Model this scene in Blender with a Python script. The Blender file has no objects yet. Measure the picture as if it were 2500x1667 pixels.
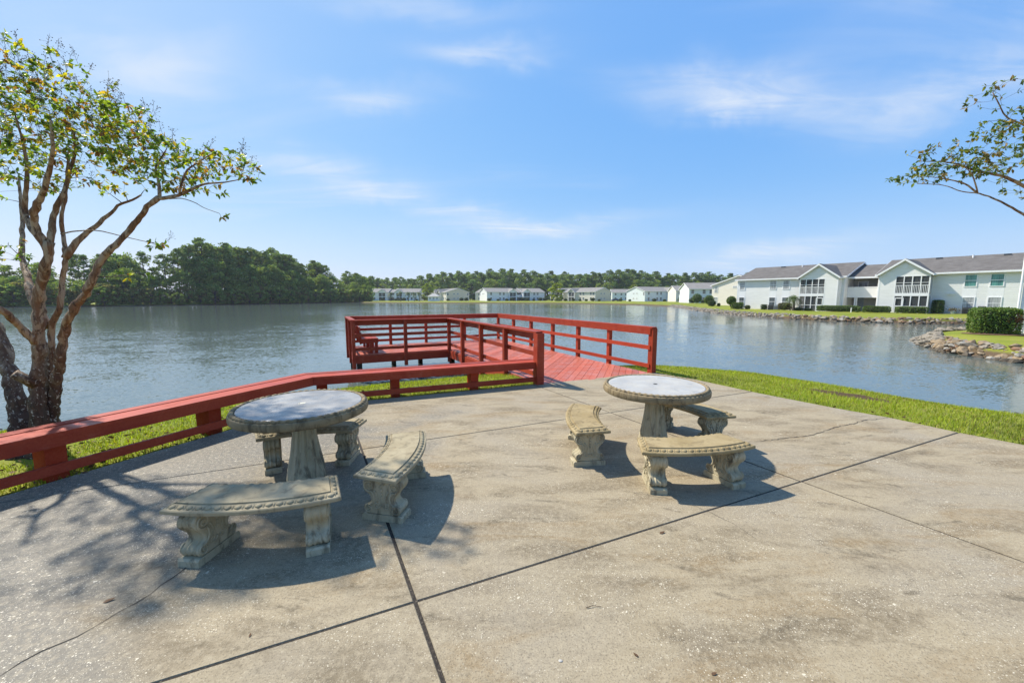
import bpy, math, random
import numpy as np
from math import sin, cos, pi, radians, hypot, atan2, sqrt
random.seed(5)
rng = np.random.default_rng(11)
S = bpy.context.scene
C = S.collection

# ------------------------------------------------------------------ camera
cam = bpy.data.cameras.new('camera')
cam.sensor_width = 36.0
cam.lens = 36.0 * 950 / 2500
cam.clip_start = 0.05
cam.clip_end = 8000
camo = bpy.data.objects.new('camera', cam)
C.objects.link(camo)
camo.location = (0, 0, 1.75)
camo.rotation_euler = (pi / 2 - math.atan2(107.5, 950), 0, 0)
S.camera = camo

# ------------------------------------------------------------------ sky and sun
SUNV = np.array([-0.74, 0.45, 1.0])            # towards the sun
ELEV = math.atan2(1.0, hypot(SUNV[0], SUNV[1]))
AZ = math.atan2(SUNV[0], SUNV[1])              # from +Y towards +X
W = bpy.data.worlds.new('World')
S.world = W
W.use_nodes = True
wt = W.node_tree
for n in list(wt.nodes):
    wt.nodes.remove(n)

def node(nt, typ, **kw):
    n = nt.nodes.new(typ)
    for k, v in kw.items():
        if hasattr(n, k):
            setattr(n, k, v)
        else:
            n.inputs[k.replace('_', ' ')].default_value = v
    return n

def mathn(nt, op, a, b=None, clamp=False):
    n = nt.nodes.new('ShaderNodeMath')
    n.operation = op
    n.use_clamp = clamp
    for i, v in enumerate((a, b)):
        if v is None:
            continue
        if isinstance(v, (int, float)):
            n.inputs[i].default_value = v
        else:
            nt.links.new(v, n.inputs[i])
    return n.outputs[0]

def mixc(nt, fac, a, b, mode='MIX'):
    n = nt.nodes.new('ShaderNodeMix')
    n.data_type = 'RGBA'
    n.blend_type = mode
    for s, v in ((n.inputs['Factor'], fac), (n.inputs['A'], a), (n.inputs['B'], b)):
        sock = s
        if s.name in ('A', 'B'):
            sock = [x for x in n.inputs if x.name == s.name and x.type == 'RGBA'][0]
        if isinstance(v, (int, float)):
            sock.default_value = v
        elif isinstance(v, tuple):
            sock.default_value = (*v, 1) if len(v) == 3 else v
        else:
            nt.links.new(v, sock)
    return [o for o in n.outputs if o.type == 'RGBA'][0]

def ramp(nt, v, a, b, lo=0.0, hi=1.0, smooth=True):
    n = nt.nodes.new('ShaderNodeMapRange')
    n.interpolation_type = 'SMOOTHSTEP' if smooth else 'LINEAR'
    n.clamp = True
    nt.links.new(v, n.inputs['Value'])
    n.inputs['From Min'].default_value = a
    n.inputs['From Max'].default_value = b
    n.inputs['To Min'].default_value = lo
    n.inputs['To Max'].default_value = hi
    return n.outputs['Result']

def noise(nt, vec, scale, detail=4, rough=0.55, dist=0.0):
    n = nt.nodes.new('ShaderNodeTexNoise')
    n.inputs['Scale'].default_value = scale
    n.inputs['Detail'].default_value = detail
    n.inputs['Roughness'].default_value = rough
    n.inputs['Distortion'].default_value = dist
    if vec is not None:
        nt.links.new(vec, n.inputs['Vector'])
    return n.outputs['Fac']

def mapping(nt, vec, scale=(1, 1, 1), loc=(0, 0, 0), rot=(0, 0, 0)):
    n = nt.nodes.new('ShaderNodeMapping')
    n.inputs['Scale'].default_value = scale
    n.inputs['Location'].default_value = loc
    n.inputs['Rotation'].default_value = rot
    nt.links.new(vec, n.inputs['Vector'])
    return n.outputs['Vector']

sky = wt.nodes.new('ShaderNodeTexSky')
sky.sky_type = 'NISHITA'
sky.sun_disc = False
sky.sun_elevation = ELEV
sky.sun_rotation = AZ
sky.air_density = 1.0
sky.dust_density = 0.6
sky.ozone_density = 2.0
tc = wt.nodes.new('ShaderNodeTexCoord')
sep = wt.nodes.new('ShaderNodeSeparateXYZ')
wt.links.new(tc.outputs['Generated'], sep.inputs[0])
zz = mathn(wt, 'ADD', mathn(wt, 'MAXIMUM', sep.outputs['Z'], 0.0), 0.13)
cx = mathn(wt, 'DIVIDE', sep.outputs['X'], zz)
cy = mathn(wt, 'DIVIDE', sep.outputs['Y'], zz)
comb = wt.nodes.new('ShaderNodeCombineXYZ')
wt.links.new(cx, comb.inputs[0])
wt.links.new(cy, comb.inputs[1])
CLOUD_ROT = radians(-14)
wv = mapping(wt, comb.outputs[0], (0.55, 1.5, 1.0), (2.35, 1.1, 0.0), (0, 0, CLOUD_ROT))
n_big = noise(wt, wv, 0.62, 2.5, 0.5, 0.35)
n_fine = noise(wt, mapping(wt, comb.outputs[0], (0.7, 3.4, 1), (4.1, 0.3, 0), (0, 0, CLOUD_ROT)), 1.15, 7, 0.62, 0.8)
cl = mathn(wt, 'MULTIPLY', ramp(wt, n_big, 0.50, 0.78), ramp(wt, n_fine, 0.30, 0.78))
azn = mathn(wt, 'ARCTAN2', sep.outputs['X'], sep.outputs['Y'])
eln = mathn(wt, 'ARCSINE', sep.outputs['Z'])
n_warp = noise(wt, tc.outputs['Generated'], 5.0, 4, 0.6, 0.5)
wisp_tex = ramp(wt, noise(wt, mapping(wt, comb.outputs[0], (0.8, 2.6, 1), (1.7, 0.9, 0), (0, 0, CLOUD_ROT)), 1.7, 7, 0.6, 1.1), 0.28, 0.72)
# drawn out cirrus streaks: azimuth, elevation, half length, half width, slope (degrees), density
WISPS = [(-3, 30.4, 9, 1.5, 4, 0.80), (28, 23.6, 13, 2.4, -14, 0.95), (27, 22.0, 6, 1.5, -8, 0.6), (-19, 24.4, 10, 1.7, 7, 0.75), (-10, 12.3, 23, 1.5, -8, 0.55),
         (3, 10.2, 16, 1.3, 2, 0.5), (-41, 23, 8, 3.2, 18, 0.7), (46, 19, 8, 2.6, 5, 0.6), (-12, 33.5, 14, 1.2, 2, 0.45), (33, 5.2, 9, 1.6, 8, 0.6), (-26, 15.6, 12, 2.2, -4, 0.4), (52, 30, 12, 2.5, 12, 0.5), (-62, 33, 12, 3.0, -10, 0.5)]
acc = None
for az0, el0, hl, hw, sl_, den in WISPS:
    ca_, sa_ = cos(radians(sl_)), sin(radians(sl_))
    da = mathn(wt, 'SUBTRACT', azn, radians(az0))
    de = mathn(wt, 'SUBTRACT', mathn(wt, 'ADD', eln, mathn(wt, 'MULTIPLY', mathn(wt, 'SUBTRACT', n_warp, 0.5), 0.10)), radians(el0))
    lx = mathn(wt, 'DIVIDE', mathn(wt, 'ADD', mathn(wt, 'MULTIPLY', da, ca_), mathn(wt, 'MULTIPLY', de, sa_)), radians(hl))
    ly = mathn(wt, 'DIVIDE', mathn(wt, 'SUBTRACT', mathn(wt, 'MULTIPLY', de, ca_), mathn(wt, 'MULTIPLY', da, sa_)), radians(hw))
    rr_ = mathn(wt, 'ADD', mathn(wt, 'MULTIPLY', lx, lx), mathn(wt, 'MULTIPLY', ly, ly))
    g_ = mathn(wt, 'MULTIPLY', mathn(wt, 'EXPONENT', mathn(wt, 'MULTIPLY', rr_, -1.3)), den)
    acc = g_ if acc is None else mathn(wt, 'ADD', acc, g_)
wisps = mathn(wt, 'MULTIPLY', acc, mathn(wt, 'ADD', mathn(wt, 'MULTIPLY', wisp_tex, 0.75), 0.25))
veil = mathn(wt, 'MULTIPLY', ramp(wt, noise(wt, wv, 0.33, 3, 0.5, 0.2), 0.36, 0.70), 0.10)
low = mathn(wt, 'MULTIPLY', ramp(wt, sep.outputs['Z'], 0.0, 0.30, 1.0, 0.0), 0.15)
cloud = mathn(wt, 'ADD', mathn(wt, 'MAXIMUM', mathn(wt, 'MULTIPLY', cl, 0.5), mathn(wt, 'ADD', veil, low)), wisps, True)
# the camera's tone curve for the sky: flatter and more saturated than the raw model
sr = wt.nodes.new('ShaderNodeSeparateColor')
wt.links.new(sky.outputs[0], sr.inputs[0])
cr_ = wt.nodes.new('ShaderNodeCombineColor')
for i, (gain, gam) in enumerate(((0.94, 0.80), (2.02, 0.47), (5.05, 0.14))):
    wt.links.new(mathn(wt, 'MULTIPLY', mathn(wt, 'POWER', sr.outputs[i], gam), gain), cr_.inputs[i])
skyc = mixc(wt, cloud, cr_.outputs[0], (5.3, 5.75, 6.4))
bg = wt.nodes.new('ShaderNodeBackground')
bg.inputs['Strength'].default_value = 0.108
wt.links.new(skyc, bg.inputs['Color'])
wo = wt.nodes.new('ShaderNodeOutputWorld')
wt.links.new(bg.outputs[0], wo.inputs['Surface'])

sun = bpy.data.lights.new('sun', 'SUN')
sun.energy = 5.0
sun.angle = radians(1.2)
sun.color = (1.0, 0.94, 0.83)
suno = bpy.data.objects.new('sun', sun)
C.objects.link(suno)
from mathutils import Vector
suno.rotation_euler = Vector(SUNV).to_track_quat('Z', 'Y').to_euler()
suno.location = (-30, 18, 40)

S.view_settings.view_transform = 'Standard'
S.view_settings.look = 'None'
S.view_settings.exposure = 0.50
S.view_settings.gamma = 1.0
S.view_settings.use_curve_mapping = False
S.render.engine = 'CYCLES'
S.cycles.max_bounces = 6
S.cycles.transparent_max_bounces = 12

# ------------------------------------------------------------------ materials
def newmat(name):
    m = bpy.data.materials.new(name)
    m.use_nodes = True
    nt = m.node_tree
    for n in list(nt.nodes):
        nt.nodes.remove(n)
    out = nt.nodes.new('ShaderNodeOutputMaterial')
    return m, nt, out

def principled(nt, out, col, rough=0.6, spec=0.4, normal=None, metallic=0.0):
    b = nt.nodes.new('ShaderNodeBsdfPrincipled')
    for key, v in (('Base Color', col), ('Roughness', rough), ('Specular IOR Level', spec), ('Metallic', metallic)):
        if isinstance(v, (int, float)):
            b.inputs[key].default_value = v
        elif isinstance(v, tuple):
            b.inputs[key].default_value = (*v, 1)
        else:
            nt.links.new(v, b.inputs[key])
    if normal is not None:
        nt.links.new(normal, b.inputs['Normal'])
    nt.links.new(b.outputs[0], out.inputs['Surface'])
    return b

def bumpn(nt, h, strength=0.3, dist=0.01):
    n = nt.nodes.new('ShaderNodeBump')
    n.inputs['Strength'].default_value = strength
    n.inputs['Distance'].default_value = dist
    nt.links.new(h, n.inputs['Height'])
    return n.outputs[0]

def coords(nt, kind):
    if kind == 'pos':
        return nt.nodes.new('ShaderNodeNewGeometry').outputs['Position']
    return nt.nodes.new('ShaderNodeTexCoord').outputs['Object']

def pm(name, c1, c2, scale=4.0, rough=0.7, spec=0.35, bump=0.25, bscale=60, bdist=0.004,
       c3=None, s3=9.0, f3=(0.52, 0.7), kind='obj', stretch=(1, 1, 1), metallic=0.0, rr=0.12):
    m, nt, out = newmat(name)
    p = mapping(nt, coords(nt, kind), stretch)
    col = mixc(nt, ramp(nt, noise(nt, p, scale, 6), 0.32, 0.68), c1, c2)
    if c3:
        col = mixc(nt, ramp(nt, noise(nt, p, s3, 7, 0.65), *f3), col, c3)
    ro = ramp(nt, noise(nt, p, scale * 2.3, 4), 0.3, 0.7, max(0.03, rough - rr), min(1, rough + rr))
    nb = bumpn(nt, noise(nt, p, bscale, 5), bump, bdist) if bump else None
    principled(nt, out, col, ro, spec, nb, metallic)
    return m

def leafmat(name, trans=0.35, rough=0.55, attr=True, base=(0.07, 0.12, 0.03), gloss=0.25):
    m, nt, out = newmat(name)
    if attr:
        a = nt.nodes.new('ShaderNodeAttribute')
        a.attribute_name = 'col'
        col = a.outputs['Color']
    else:
        col = mixc(nt, noise(nt, coords(nt, 'obj'), 1.3, 4), tuple(0.6 * c for c in base), tuple(1.4 * c for c in base))
    b = nt.nodes.new('ShaderNodeBsdfPrincipled')
    nt.links.new(col, b.inputs['Base Color'])
    b.inputs['Roughness'].default_value = rough
    b.inputs['Specular IOR Level'].default_value = gloss
    t = nt.nodes.new('ShaderNodeBsdfTranslucent')
    tcol = mixc(nt, 1.0, col, (1.25, 1.35, 0.55), 'MULTIPLY')
    nt.links.new(tcol, t.inputs['Color'])
    mx = nt.nodes.new('ShaderNodeMixShader')
    mx.inputs[0].default_value = trans
    nt.links.new(b.outputs[0], mx.inputs[1])
    nt.links.new(t.outputs[0], mx.inputs[2])
    nt.links.new(mx.outputs[0], out.inputs['Surface'])
    return m

M = {}

def mat_patio():
    m, nt, out = newmat('patio_concrete')
    p = coords(nt, 'pos')
    sp = nt.nodes.new('ShaderNodeSeparateXYZ')
    nt.links.new(p, sp.inputs[0])
    # streaks run with the broom finish, obliquely over the slabs
    ps = mapping(nt, p, (1.0, 2.6, 1.0), (0, 0, 0), (0, 0, radians(24)))
    big = noise(nt, p, 0.7, 5, 0.55, 0.6)
    mid = noise(nt, ps, 1.5, 7, 0.6, 0.5)
    fine = noise(nt, p, 26, 6, 0.7)
    grit = noise(nt, p, 95, 4, 0.75)
    col = mixc(nt, ramp(nt, mid, 0.34, 0.60), (0.190, 0.148, 0.089), (0.325, 0.264, 0.168))
    col = mixc(nt, ramp(nt, big, 0.42, 0.66), col, (0.292, 0.246, 0.175))
    # rusty and olive growth stains
    col = mixc(nt, mathn(nt, 'MULTIPLY', ramp(nt, noise(nt, ps, 0.95, 6, 0.62, 0.9), 0.50, 0.70), 0.65), col, (0.228, 0.152, 0.068))
    col = mixc(nt, mathn(nt, 'MULTIPLY', ramp(nt, noise(nt, ps, 1.9, 6, 0.65, 1.2), 0.54, 0.72), 0.78), col, (0.098, 0.076, 0.045))
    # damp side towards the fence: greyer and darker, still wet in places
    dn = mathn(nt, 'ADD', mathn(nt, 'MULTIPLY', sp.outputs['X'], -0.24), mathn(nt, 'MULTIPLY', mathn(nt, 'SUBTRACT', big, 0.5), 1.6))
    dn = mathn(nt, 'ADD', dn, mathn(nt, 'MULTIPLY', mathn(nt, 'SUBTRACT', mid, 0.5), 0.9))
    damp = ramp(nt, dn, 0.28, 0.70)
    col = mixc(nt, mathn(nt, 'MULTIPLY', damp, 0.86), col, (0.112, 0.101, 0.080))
    col = mixc(nt, mathn(nt, 'MULTIPLY', ramp(nt, fine, 0.42, 0.66), 0.50), col, (0.40, 0.332, 0.222))
    col = mixc(nt, mathn(nt, 'MULTIPLY', ramp(nt, grit, 0.50, 0.66), 0.62), col, (0.092, 0.072, 0.046))
    # shell aggregate showing through, denser in drifts
    def specks(scale, thr, seed):
        v = nt.nodes.new('ShaderNodeTexVoronoi')
        v.inputs['Scale'].default_value = scale
        v.inputs['Randomness'].default_value = 1.0
        wob = nt.nodes.new('ShaderNodeVectorMath')
        wob.operation = 'ADD'
        nt.links.new(mapping(nt, p, (1, 1, 0.0), (seed, seed * 2, 0)), wob.inputs[0])
        nz = nt.nodes.new('ShaderNodeTexNoise')
        nz.inputs['Scale'].default_value = scale * 1.7
        nt.links.new(p, nz.inputs['Vector'])
        sc = nt.nodes.new('ShaderNodeVectorMath')
        sc.operation = 'SCALE'
        sc.inputs['Scale'].default_value = 0.9 / scale
        nt.links.new(nz.outputs['Color'], sc.inputs[0])
        nt.links.new(sc.outputs[0], wob.inputs[1])
        nt.links.new(wob.outputs[0], v.inputs['Vector'])
        sc2 = nt.nodes.new('ShaderNodeSeparateColor')
        nt.links.new(v.outputs['Color'], sc2.inputs[0])
        rad = ramp(nt, sc2.outputs[0], 0.0, 1.0, 0.04, 0.36, False)
        inside = mathn(nt, 'LESS_THAN', v.outputs['Distance'], rad)
        keep = mathn(nt, 'GREATER_THAN', sc2.outputs[1], thr)
        return mathn(nt, 'MULTIPLY', inside, keep), v.outputs['Distance']
    drift = ramp(nt, mathn(nt, 'ADD', noise(nt, ps, 1.2, 6, 0.65, 0.4), mathn(nt, 'MULTIPLY', damp, 0.10)), 0.40, 0.64)
    s1, d1 = specks(80, 0.52, 0.0)
    s2, d2 = specks(170, 0.45, 3.7)
    s3, d3 = specks(38, 0.93, 7.1)
    sall = mathn(nt, 'MAXIMUM', mathn(nt, 'MULTIPLY', s1, ramp(nt, drift, 0.0, 1.0, 0.16, 1.0)), mathn(nt, 'MULTIPLY', s2, ramp(nt, drift, 0, 1, 0.15, 1.0)))
    sall = mathn(nt, 'MAXIMUM', sall, mathn(nt, 'MULTIPLY', s3, ramp(nt, drift, 0.3, 1.0, 0.0, 1.0)))
    col = mixc(nt, mathn(nt, 'MULTIPLY', sall, 0.9), col, (0.66, 0.58, 0.43))
    rough = mathn(nt, 'SUBTRACT', 0.80, mathn(nt, 'MULTIPLY', damp, 0.26))
    rough = mathn(nt, 'SUBTRACT', rough, mathn(nt, 'MULTIPLY', sall, 0.12))
    h = mathn(nt, 'ADD', mathn(nt, 'MULTIPLY', grit, 0.5), mathn(nt, 'MULTIPLY', sall, 0.35))
    h = mathn(nt, 'ADD', h, mathn(nt, 'MULTIPLY', fine, 0.9))
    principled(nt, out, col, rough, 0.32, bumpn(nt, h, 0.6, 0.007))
    return m

def mat_ground():
    m, nt, out = newmat('lawn')
    p = coords(nt, 'pos')
    sp = nt.nodes.new('ShaderNodeSeparateXYZ')
    nt.links.new(p, sp.inputs[0])
    a = noise(nt, p, 0.25, 6, 0.6)
    b = noise(nt, p, 7, 6, 0.7)
    col = mixc(nt, ramp(nt, a, 0.35, 0.65), (0.16, 0.195, 0.020), (0.235, 0.24, 0.035))
    col = mixc(nt, mathn(nt, 'MULTIPLY', ramp(nt, b, 0.5, 0.75), 0.6), col, (0.13, 0.16, 0.022))
    col = mixc(nt, mathn(nt, 'MULTIPLY', ramp(nt, noise(nt, p, 1.1, 6, 0.65), 0.6, 0.75), 0.5), col, (0.20, 0.155, 0.07))
    # bare strip of earth on the near bank
    d = nt.nodes.new('ShaderNodeVectorMath')
    d.operation = 'LENGTH'
    nt.links.new(mapping(nt, p, (1.0, 1.0, 0.0)), d.inputs[0])
    loc = nt.nodes.new('ShaderNodeMapping')
    loc.vector_type = 'TEXTURE'
    loc.inputs['Location'].default_value = (6.15, 6.98, 0)
    loc.inputs['Rotation'].default_value = (0, 0, radians(-53))
    loc.inputs['Scale'].default_value = (0.62, 0.22, 1000)
    nt.links.new(p, loc.inputs['Vector'])
    nt.links.new(loc.outputs[0], d.inputs[0])
    bare = ramp(nt, mathn(nt, 'ADD', d.outputs['Value'], mathn(nt, 'MULTIPLY', b, 0.8)), 1.2, 1.5, 1.0, 0.0)
    col = mixc(nt, bare, col, (0.080, 0.050, 0.028))
    # eroded earth of the bank at the waterline
    soil = ramp(nt, mathn(nt, 'ADD', sp.outputs['Z'], mathn(nt, 'MULTIPLY', b, 0.12)), -0.52, -0.34, 1.0, 0.0)
    col = mixc(nt, soil, col, (0.105, 0.072, 0.042))
    principled(nt, out, col, 0.9, 0.15, bumpn(nt, b, 0.6, 0.03))
    return m

def mat_water():
    m, nt, out = newmat('lake_water')
    p = coords(nt, 'pos')
    def slope(scale, st, loc, rot, det):
        n = nt.nodes.new('ShaderNodeTexNoise')
        n.inputs['Scale'].default_value = scale
        n.inputs['Detail'].default_value = det
        n.inputs['Roughness'].default_value = 0.55
        n.inputs['Distortion'].default_value = 0.4
        nt.links.new(mapping(nt, p, st, loc, (0, 0, radians(rot))), n.inputs['Vector'])
        v = nt.nodes.new('ShaderNodeVectorMath')
        v.operation = 'SUBTRACT'
        nt.links.new(n.outputs['Color'], v.inputs[0])
        v.inputs[1].default_value = (0.5, 0.5, 0.5)
        return v.outputs[0]
    def vscale(v, k):
        n = nt.nodes.new('ShaderNodeVectorMath')
        n.operation = 'SCALE'
        nt.links.new(v, n.inputs[0])
        if isinstance(k, (int, float)):
            n.inputs['Scale'].default_value = k
        else:
            nt.links.new(k, n.inputs['Scale'])
        return n.outputs[0]
    def vadd(a, b):
        n = nt.nodes.new('ShaderNodeVectorMath')
        n.operation = 'ADD'
        for i, v in enumerate((a, b)):
            if isinstance(v, tuple):
                n.inputs[i].default_value = v
            else:
                nt.links.new(v, n.inputs[i])
        return n.outputs[0]
    sl = vadd(vscale(slope(3.4, (0.8, 1.5, 1), (0, 0, 0), 12, 2), 0.12), vscale(slope(11.0, (0.8, 1.5, 1), (3, 5, 0), -18, 3), 0.31))
    sl = vadd(sl, vscale(slope(0.6, (0.8, 1.3, 1), (7, 1, 0), 5, 1), 0.07))
    patch = ramp(nt, noise(nt, p, 0.035, 3, 0.5), 0.38, 0.62, 0.45, 1.3)
    sl = vscale(sl, patch)
    fl = nt.nodes.new('ShaderNodeVectorMath')
    fl.operation = 'MULTIPLY'
    nt.links.new(sl, fl.inputs[0])
    fl.inputs[1].default_value = (1, 1, 0)
    nv = nt.nodes.new('ShaderNodeVectorMath')
    nv.operation = 'NORMALIZE'
    nt.links.new(vadd(fl.outputs[0], (0, 0, 1)), nv.inputs[0])
    bs = principled(nt, out, (0.100, 0.124, 0.112), 0.07, 0.5, nv.outputs[0])
    bs.inputs['IOR'].default_value = 1.33
    return m

def mat_siding(name, c):
    m, nt, out = newmat(name)
    p = coords(nt, 'obj')
    sp = nt.nodes.new('ShaderNodeSeparateXYZ')
    nt.links.new(p, sp.inputs[0])
    lap = mathn(nt, 'FRACT', mathn(nt, 'DIVIDE', sp.outputs['Z'], 0.2))
    n1 = noise(nt, mapping(nt, p, (0.6, 0.6, 2.5)), 1.2, 5)
    col = mixc(nt, ramp(nt, n1, 0.3, 0.7), c, tuple(x * 0.93 for x in c))
    principled(nt, out, col, 0.55, 0.35, bumpn(nt, lap, 0.6, 0.02))
    return m

def mat_wood(name, c1, c2, c3, rough, spec=0.22):
    m, nt, out = newmat(name)
    tco = nt.nodes.new('ShaderNodeTexCoord')
    oi = nt.nodes.new('ShaderNodeObjectInfo')
    p = coords(nt, 'pos')
    g = noise(nt, mapping(nt, tco.outputs['Object'], (1.6, 16, 16)), 3.0, 6, 0.65, 0.5)
    big = noise(nt, p, 2.2, 6, 0.62, 0.5)
    wear = noise(nt, p, 9.0, 7, 0.7, 0.6)
    col = mixc(nt, ramp(nt, g, 0.3, 0.7), c1, c2)
    col = mixc(nt, mathn(nt, 'MULTIPLY', ramp(nt, big, 0.42, 0.7), 0.6), col, c3)
    col = mixc(nt, mathn(nt, 'MULTIPLY', ramp(nt, wear, 0.63, 0.74), 0.55), col, (0.13, 0.055, 0.042))
    col = mixc(nt, mathn(nt, 'MULTIPLY', ramp(nt, noise(nt, p, 3.6, 7, 0.7, 0.8), 0.56, 0.70), 0.26), col, (0.46, 0.15, 0.10))
    v = ramp(nt, oi.outputs['Random'], 0, 1, 0.80, 1.18, False)
    hv = nt.nodes.new('ShaderNodeHueSaturation')
    nt.links.new(col, hv.inputs['Color'])
    nt.links.new(v, hv.inputs['Value'])
    ro = ramp(nt, big, 0.35, 0.65, max(0.12, rough - 0.16), rough + 0.14)
    h = mathn(nt, 'ADD', mathn(nt, 'MULTIPLY', g, 0.6), mathn(nt, 'MULTIPLY', wear, 0.6))
    principled(nt, out, hv.outputs[0], ro, spec, bumpn(nt, h, 0.5, 0.005))
    return m

def mat_stone(name, base, dark, light, grime=0.55):
    m, nt, out = newmat(name)
    p = coords(nt, 'pos')
    a = noise(nt, p, 3.4, 6, 0.62, 0.5)
    b = noise(nt, mapping(nt, p, (1, 1, 0.35)), 11, 7, 0.68, 0.6)
    f = noise(nt, p, 140, 4, 0.7)
    col = mixc(nt, ramp(nt, a, 0.33, 0.66), base, light)
    col = mixc(nt, mathn(nt, 'MULTIPLY', ramp(nt, b, 0.48, 0.66), grime), col, dark)
    col = mixc(nt, mathn(nt, 'MULTIPLY', ramp(nt, f, 0.58, 0.75), 0.5), col, tuple(x * 0.35 for x in base))
    col = mixc(nt, mathn(nt, 'MULTIPLY', ramp(nt, noise(nt, p, 6.5, 5, 0.6), 0.60, 0.72), 0.35), col, (0.30, 0.20, 0.10))
    h = mathn(nt, 'ADD', mathn(nt, 'MULTIPLY', f, 0.5), mathn(nt, 'MULTIPLY', b, 0.8))
    principled(nt, out, col, 0.82, 0.3, bumpn(nt, h, 0.5, 0.005))
    return m

def mat_bark(name, light, mid, dark, lichen=True):
    m, nt, out = newmat(name)
    p = coords(nt, 'pos')
    sp = nt.nodes.new('ShaderNodeSeparateXYZ')
    nt.links.new(p, sp.inputs[0])
    a = noise(nt, mapping(nt, p, (1, 1, 0.22)), 10, 6, 0.62, 1.0)
    b = noise(nt, mapping(nt, p, (1, 1, 0.3)), 26, 6, 0.7, 0.8)
    col = mixc(nt, ramp(nt, a, 0.44, 0.56), mid, light)
    col = mixc(nt, ramp(nt, b, 0.50, 0.62, 0, 0.9), col, dark)
    if lichen:
        old = ramp(nt, mathn(nt, 'ADD', sp.outputs['Z'], mathn(nt, 'MULTIPLY', a, 1.2)), 1.2, 2.2, 0.9, 0.0)
        col = mixc(nt, old, col, mixc(nt, ramp(nt, b, 0.4, 0.6), (0.030, 0.019, 0.014), (0.085, 0.045, 0.028)))
        v = noise(nt, mapping(nt, p, (1, 1, 0.8)), 38, 3, 0.6, 0.5)
        li = mathn(nt, 'MULTIPLY', ramp(nt, v, 0.59, 0.65), ramp(nt, sp.outputs['Z'], 0.5, 1.9, 0.9, 0.0))
        col = mixc(nt, li, col, (0.52, 0.47, 0.38))
    h = mathn(nt, 'ADD', a, mathn(nt, 'MULTIPLY', b, 0.7))
    principled(nt, out, col, 0.75, 0.3, bumpn(nt, h, 0.8, 0.018))
    return m

def mat_screen():
    m, nt, out = newmat('insect_screen')
    b = nt.nodes.new('ShaderNodeBsdfDiffuse')
    b.inputs['Color'].default_value = (0.10, 0.105, 0.11, 1)
    t = nt.nodes.new('ShaderNodeBsdfTransparent')
    mx = nt.nodes.new('ShaderNodeMixShader')
    mx.inputs[0].default_value = 0.42
    nt.links.new(t.outputs[0], mx.inputs[1])
    nt.links.new(b.outputs[0], mx.inputs[2])
    nt.links.new(mx.outputs[0], out.inputs['Surface'])
    return m

def mat_glass(name, c, c2):
    m, nt, out = newmat(name)
    p = coords(nt, 'obj')
    w = noise(nt, mapping(nt, p, (14, 14, 0.6)), 1.0, 3)
    col = mixc(nt, ramp(nt, w, 0.35, 0.65), c, c2)
    principled(nt, out, col, 0.08, 0.6)
    return m

M['patio'] = mat_patio()
M['lawn'] = mat_ground()
M['water'] = mat_water()
M['joint'] = pm('joint_fill', (0.022, 0.018, 0.014), (0.045, 0.035, 0.025), 60, 0.9, bump=0.6, bscale=160, c3=(0.15, 0.125, 0.09), s3=120, f3=(0.58, 0.66), kind='pos')
M['crack'] = pm('crack_dark', (0.045, 0.038, 0.03), (0.08, 0.065, 0.05), 50, 0.95, kind='pos')  # dark recess of the cracks, painted as a flat ribbon on the slabs
M['red'] = mat_wood('red_painted_wood', (0.320, 0.040, 0.016), (0.390, 0.060, 0.026), (0.27, 0.027, 0.011), 0.50)
M['redpost'] = mat_wood('red_painted_post', (0.31, 0.040, 0.016), (0.37, 0.058, 0.025), (0.26, 0.027, 0.011), 0.7, 0.03)
M['deck'] = mat_wood('red_deck_paint', (0.37, 0.085, 0.048), (0.48, 0.160, 0.105), (0.40, 0.065, 0.034), 0.46)
M['pile'] = pm('dark_wet_pile', (0.016, 0.014, 0.012), (0.035, 0.028, 0.022), 8, 0.6, kind='pos')
M['seatstone'] = mat_stone('tan_seat_stone', (0.285, 0.212, 0.100), (0.100, 0.071, 0.036), (0.36, 0.278, 0.146), 0.5)
M['seatgrey'] = mat_stone('grey_seat_stone', (0.295, 0.240, 0.142), (0.100, 0.077, 0.044), (0.38, 0.318, 0.200), 0.5)
M['legstone'] = mat_stone('cast_leg_stone', (0.38, 0.325, 0.205), (0.052, 0.038, 0.021), (0.47, 0.41, 0.275), 0.65)
M['rimstone'] = mat_stone('table_rim_stone', (0.205, 0.152, 0.080), (0.050, 0.037, 0.021), (0.29, 0.225, 0.128), 0.7)
M['marble_grey'] = pm('grey_marble', (0.20, 0.192, 0.18), (0.33, 0.31, 0.28), 4.5, 0.36, 0.5, bump=0.05, c3=(0.15, 0.15, 0.155), s3=5, f3=(0.54, 0.7), kind='pos')
M['marble_white'] = pm('white_marble', (0.37, 0.345, 0.30), (0.45, 0.42, 0.36), 5, 0.42, 0.5, bump=0.05, c3=(0.28, 0.27, 0.25), s3=7, f3=(0.56, 0.72), kind='pos')
M['hole'] = pm('umbrella_hole', (0.02, 0.02, 0.02), (0.04, 0.035, 0.03), 30, 0.9)
M['plug'] = pm('hole_plug', (0.44, 0.42, 0.33), (0.55, 0.52, 0.42), 30, 0.8)
M['grass'] = leafmat('grass_blade', 0.42, 0.5)
M['leaf'] = leafmat('crape_myrtle_leaf', 0.50, 0.42, gloss=0.4)
M['far_leaf'] = leafmat('tree_foliage', 0.42, 0.7, gloss=0.12)
M['hedge'] = leafmat('hedge_leaf', 0.18, 0.5, gloss=0.25)
M['deadleaf'] = pm('dead_leaf', (0.085, 0.045, 0.022), (0.16, 0.085, 0.035), 20, 0.8)
M['seed'] = pm('seed_head', (0.035, 0.024, 0.016), (0.06, 0.04, 0.025), 20, 0.8, bump=0)
M['bark_myrtle'] = mat_bark('peeling_myrtle_bark', (0.40, 0.280, 0.175), (0.215, 0.108, 0.052), (0.070, 0.036, 0.020))
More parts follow.
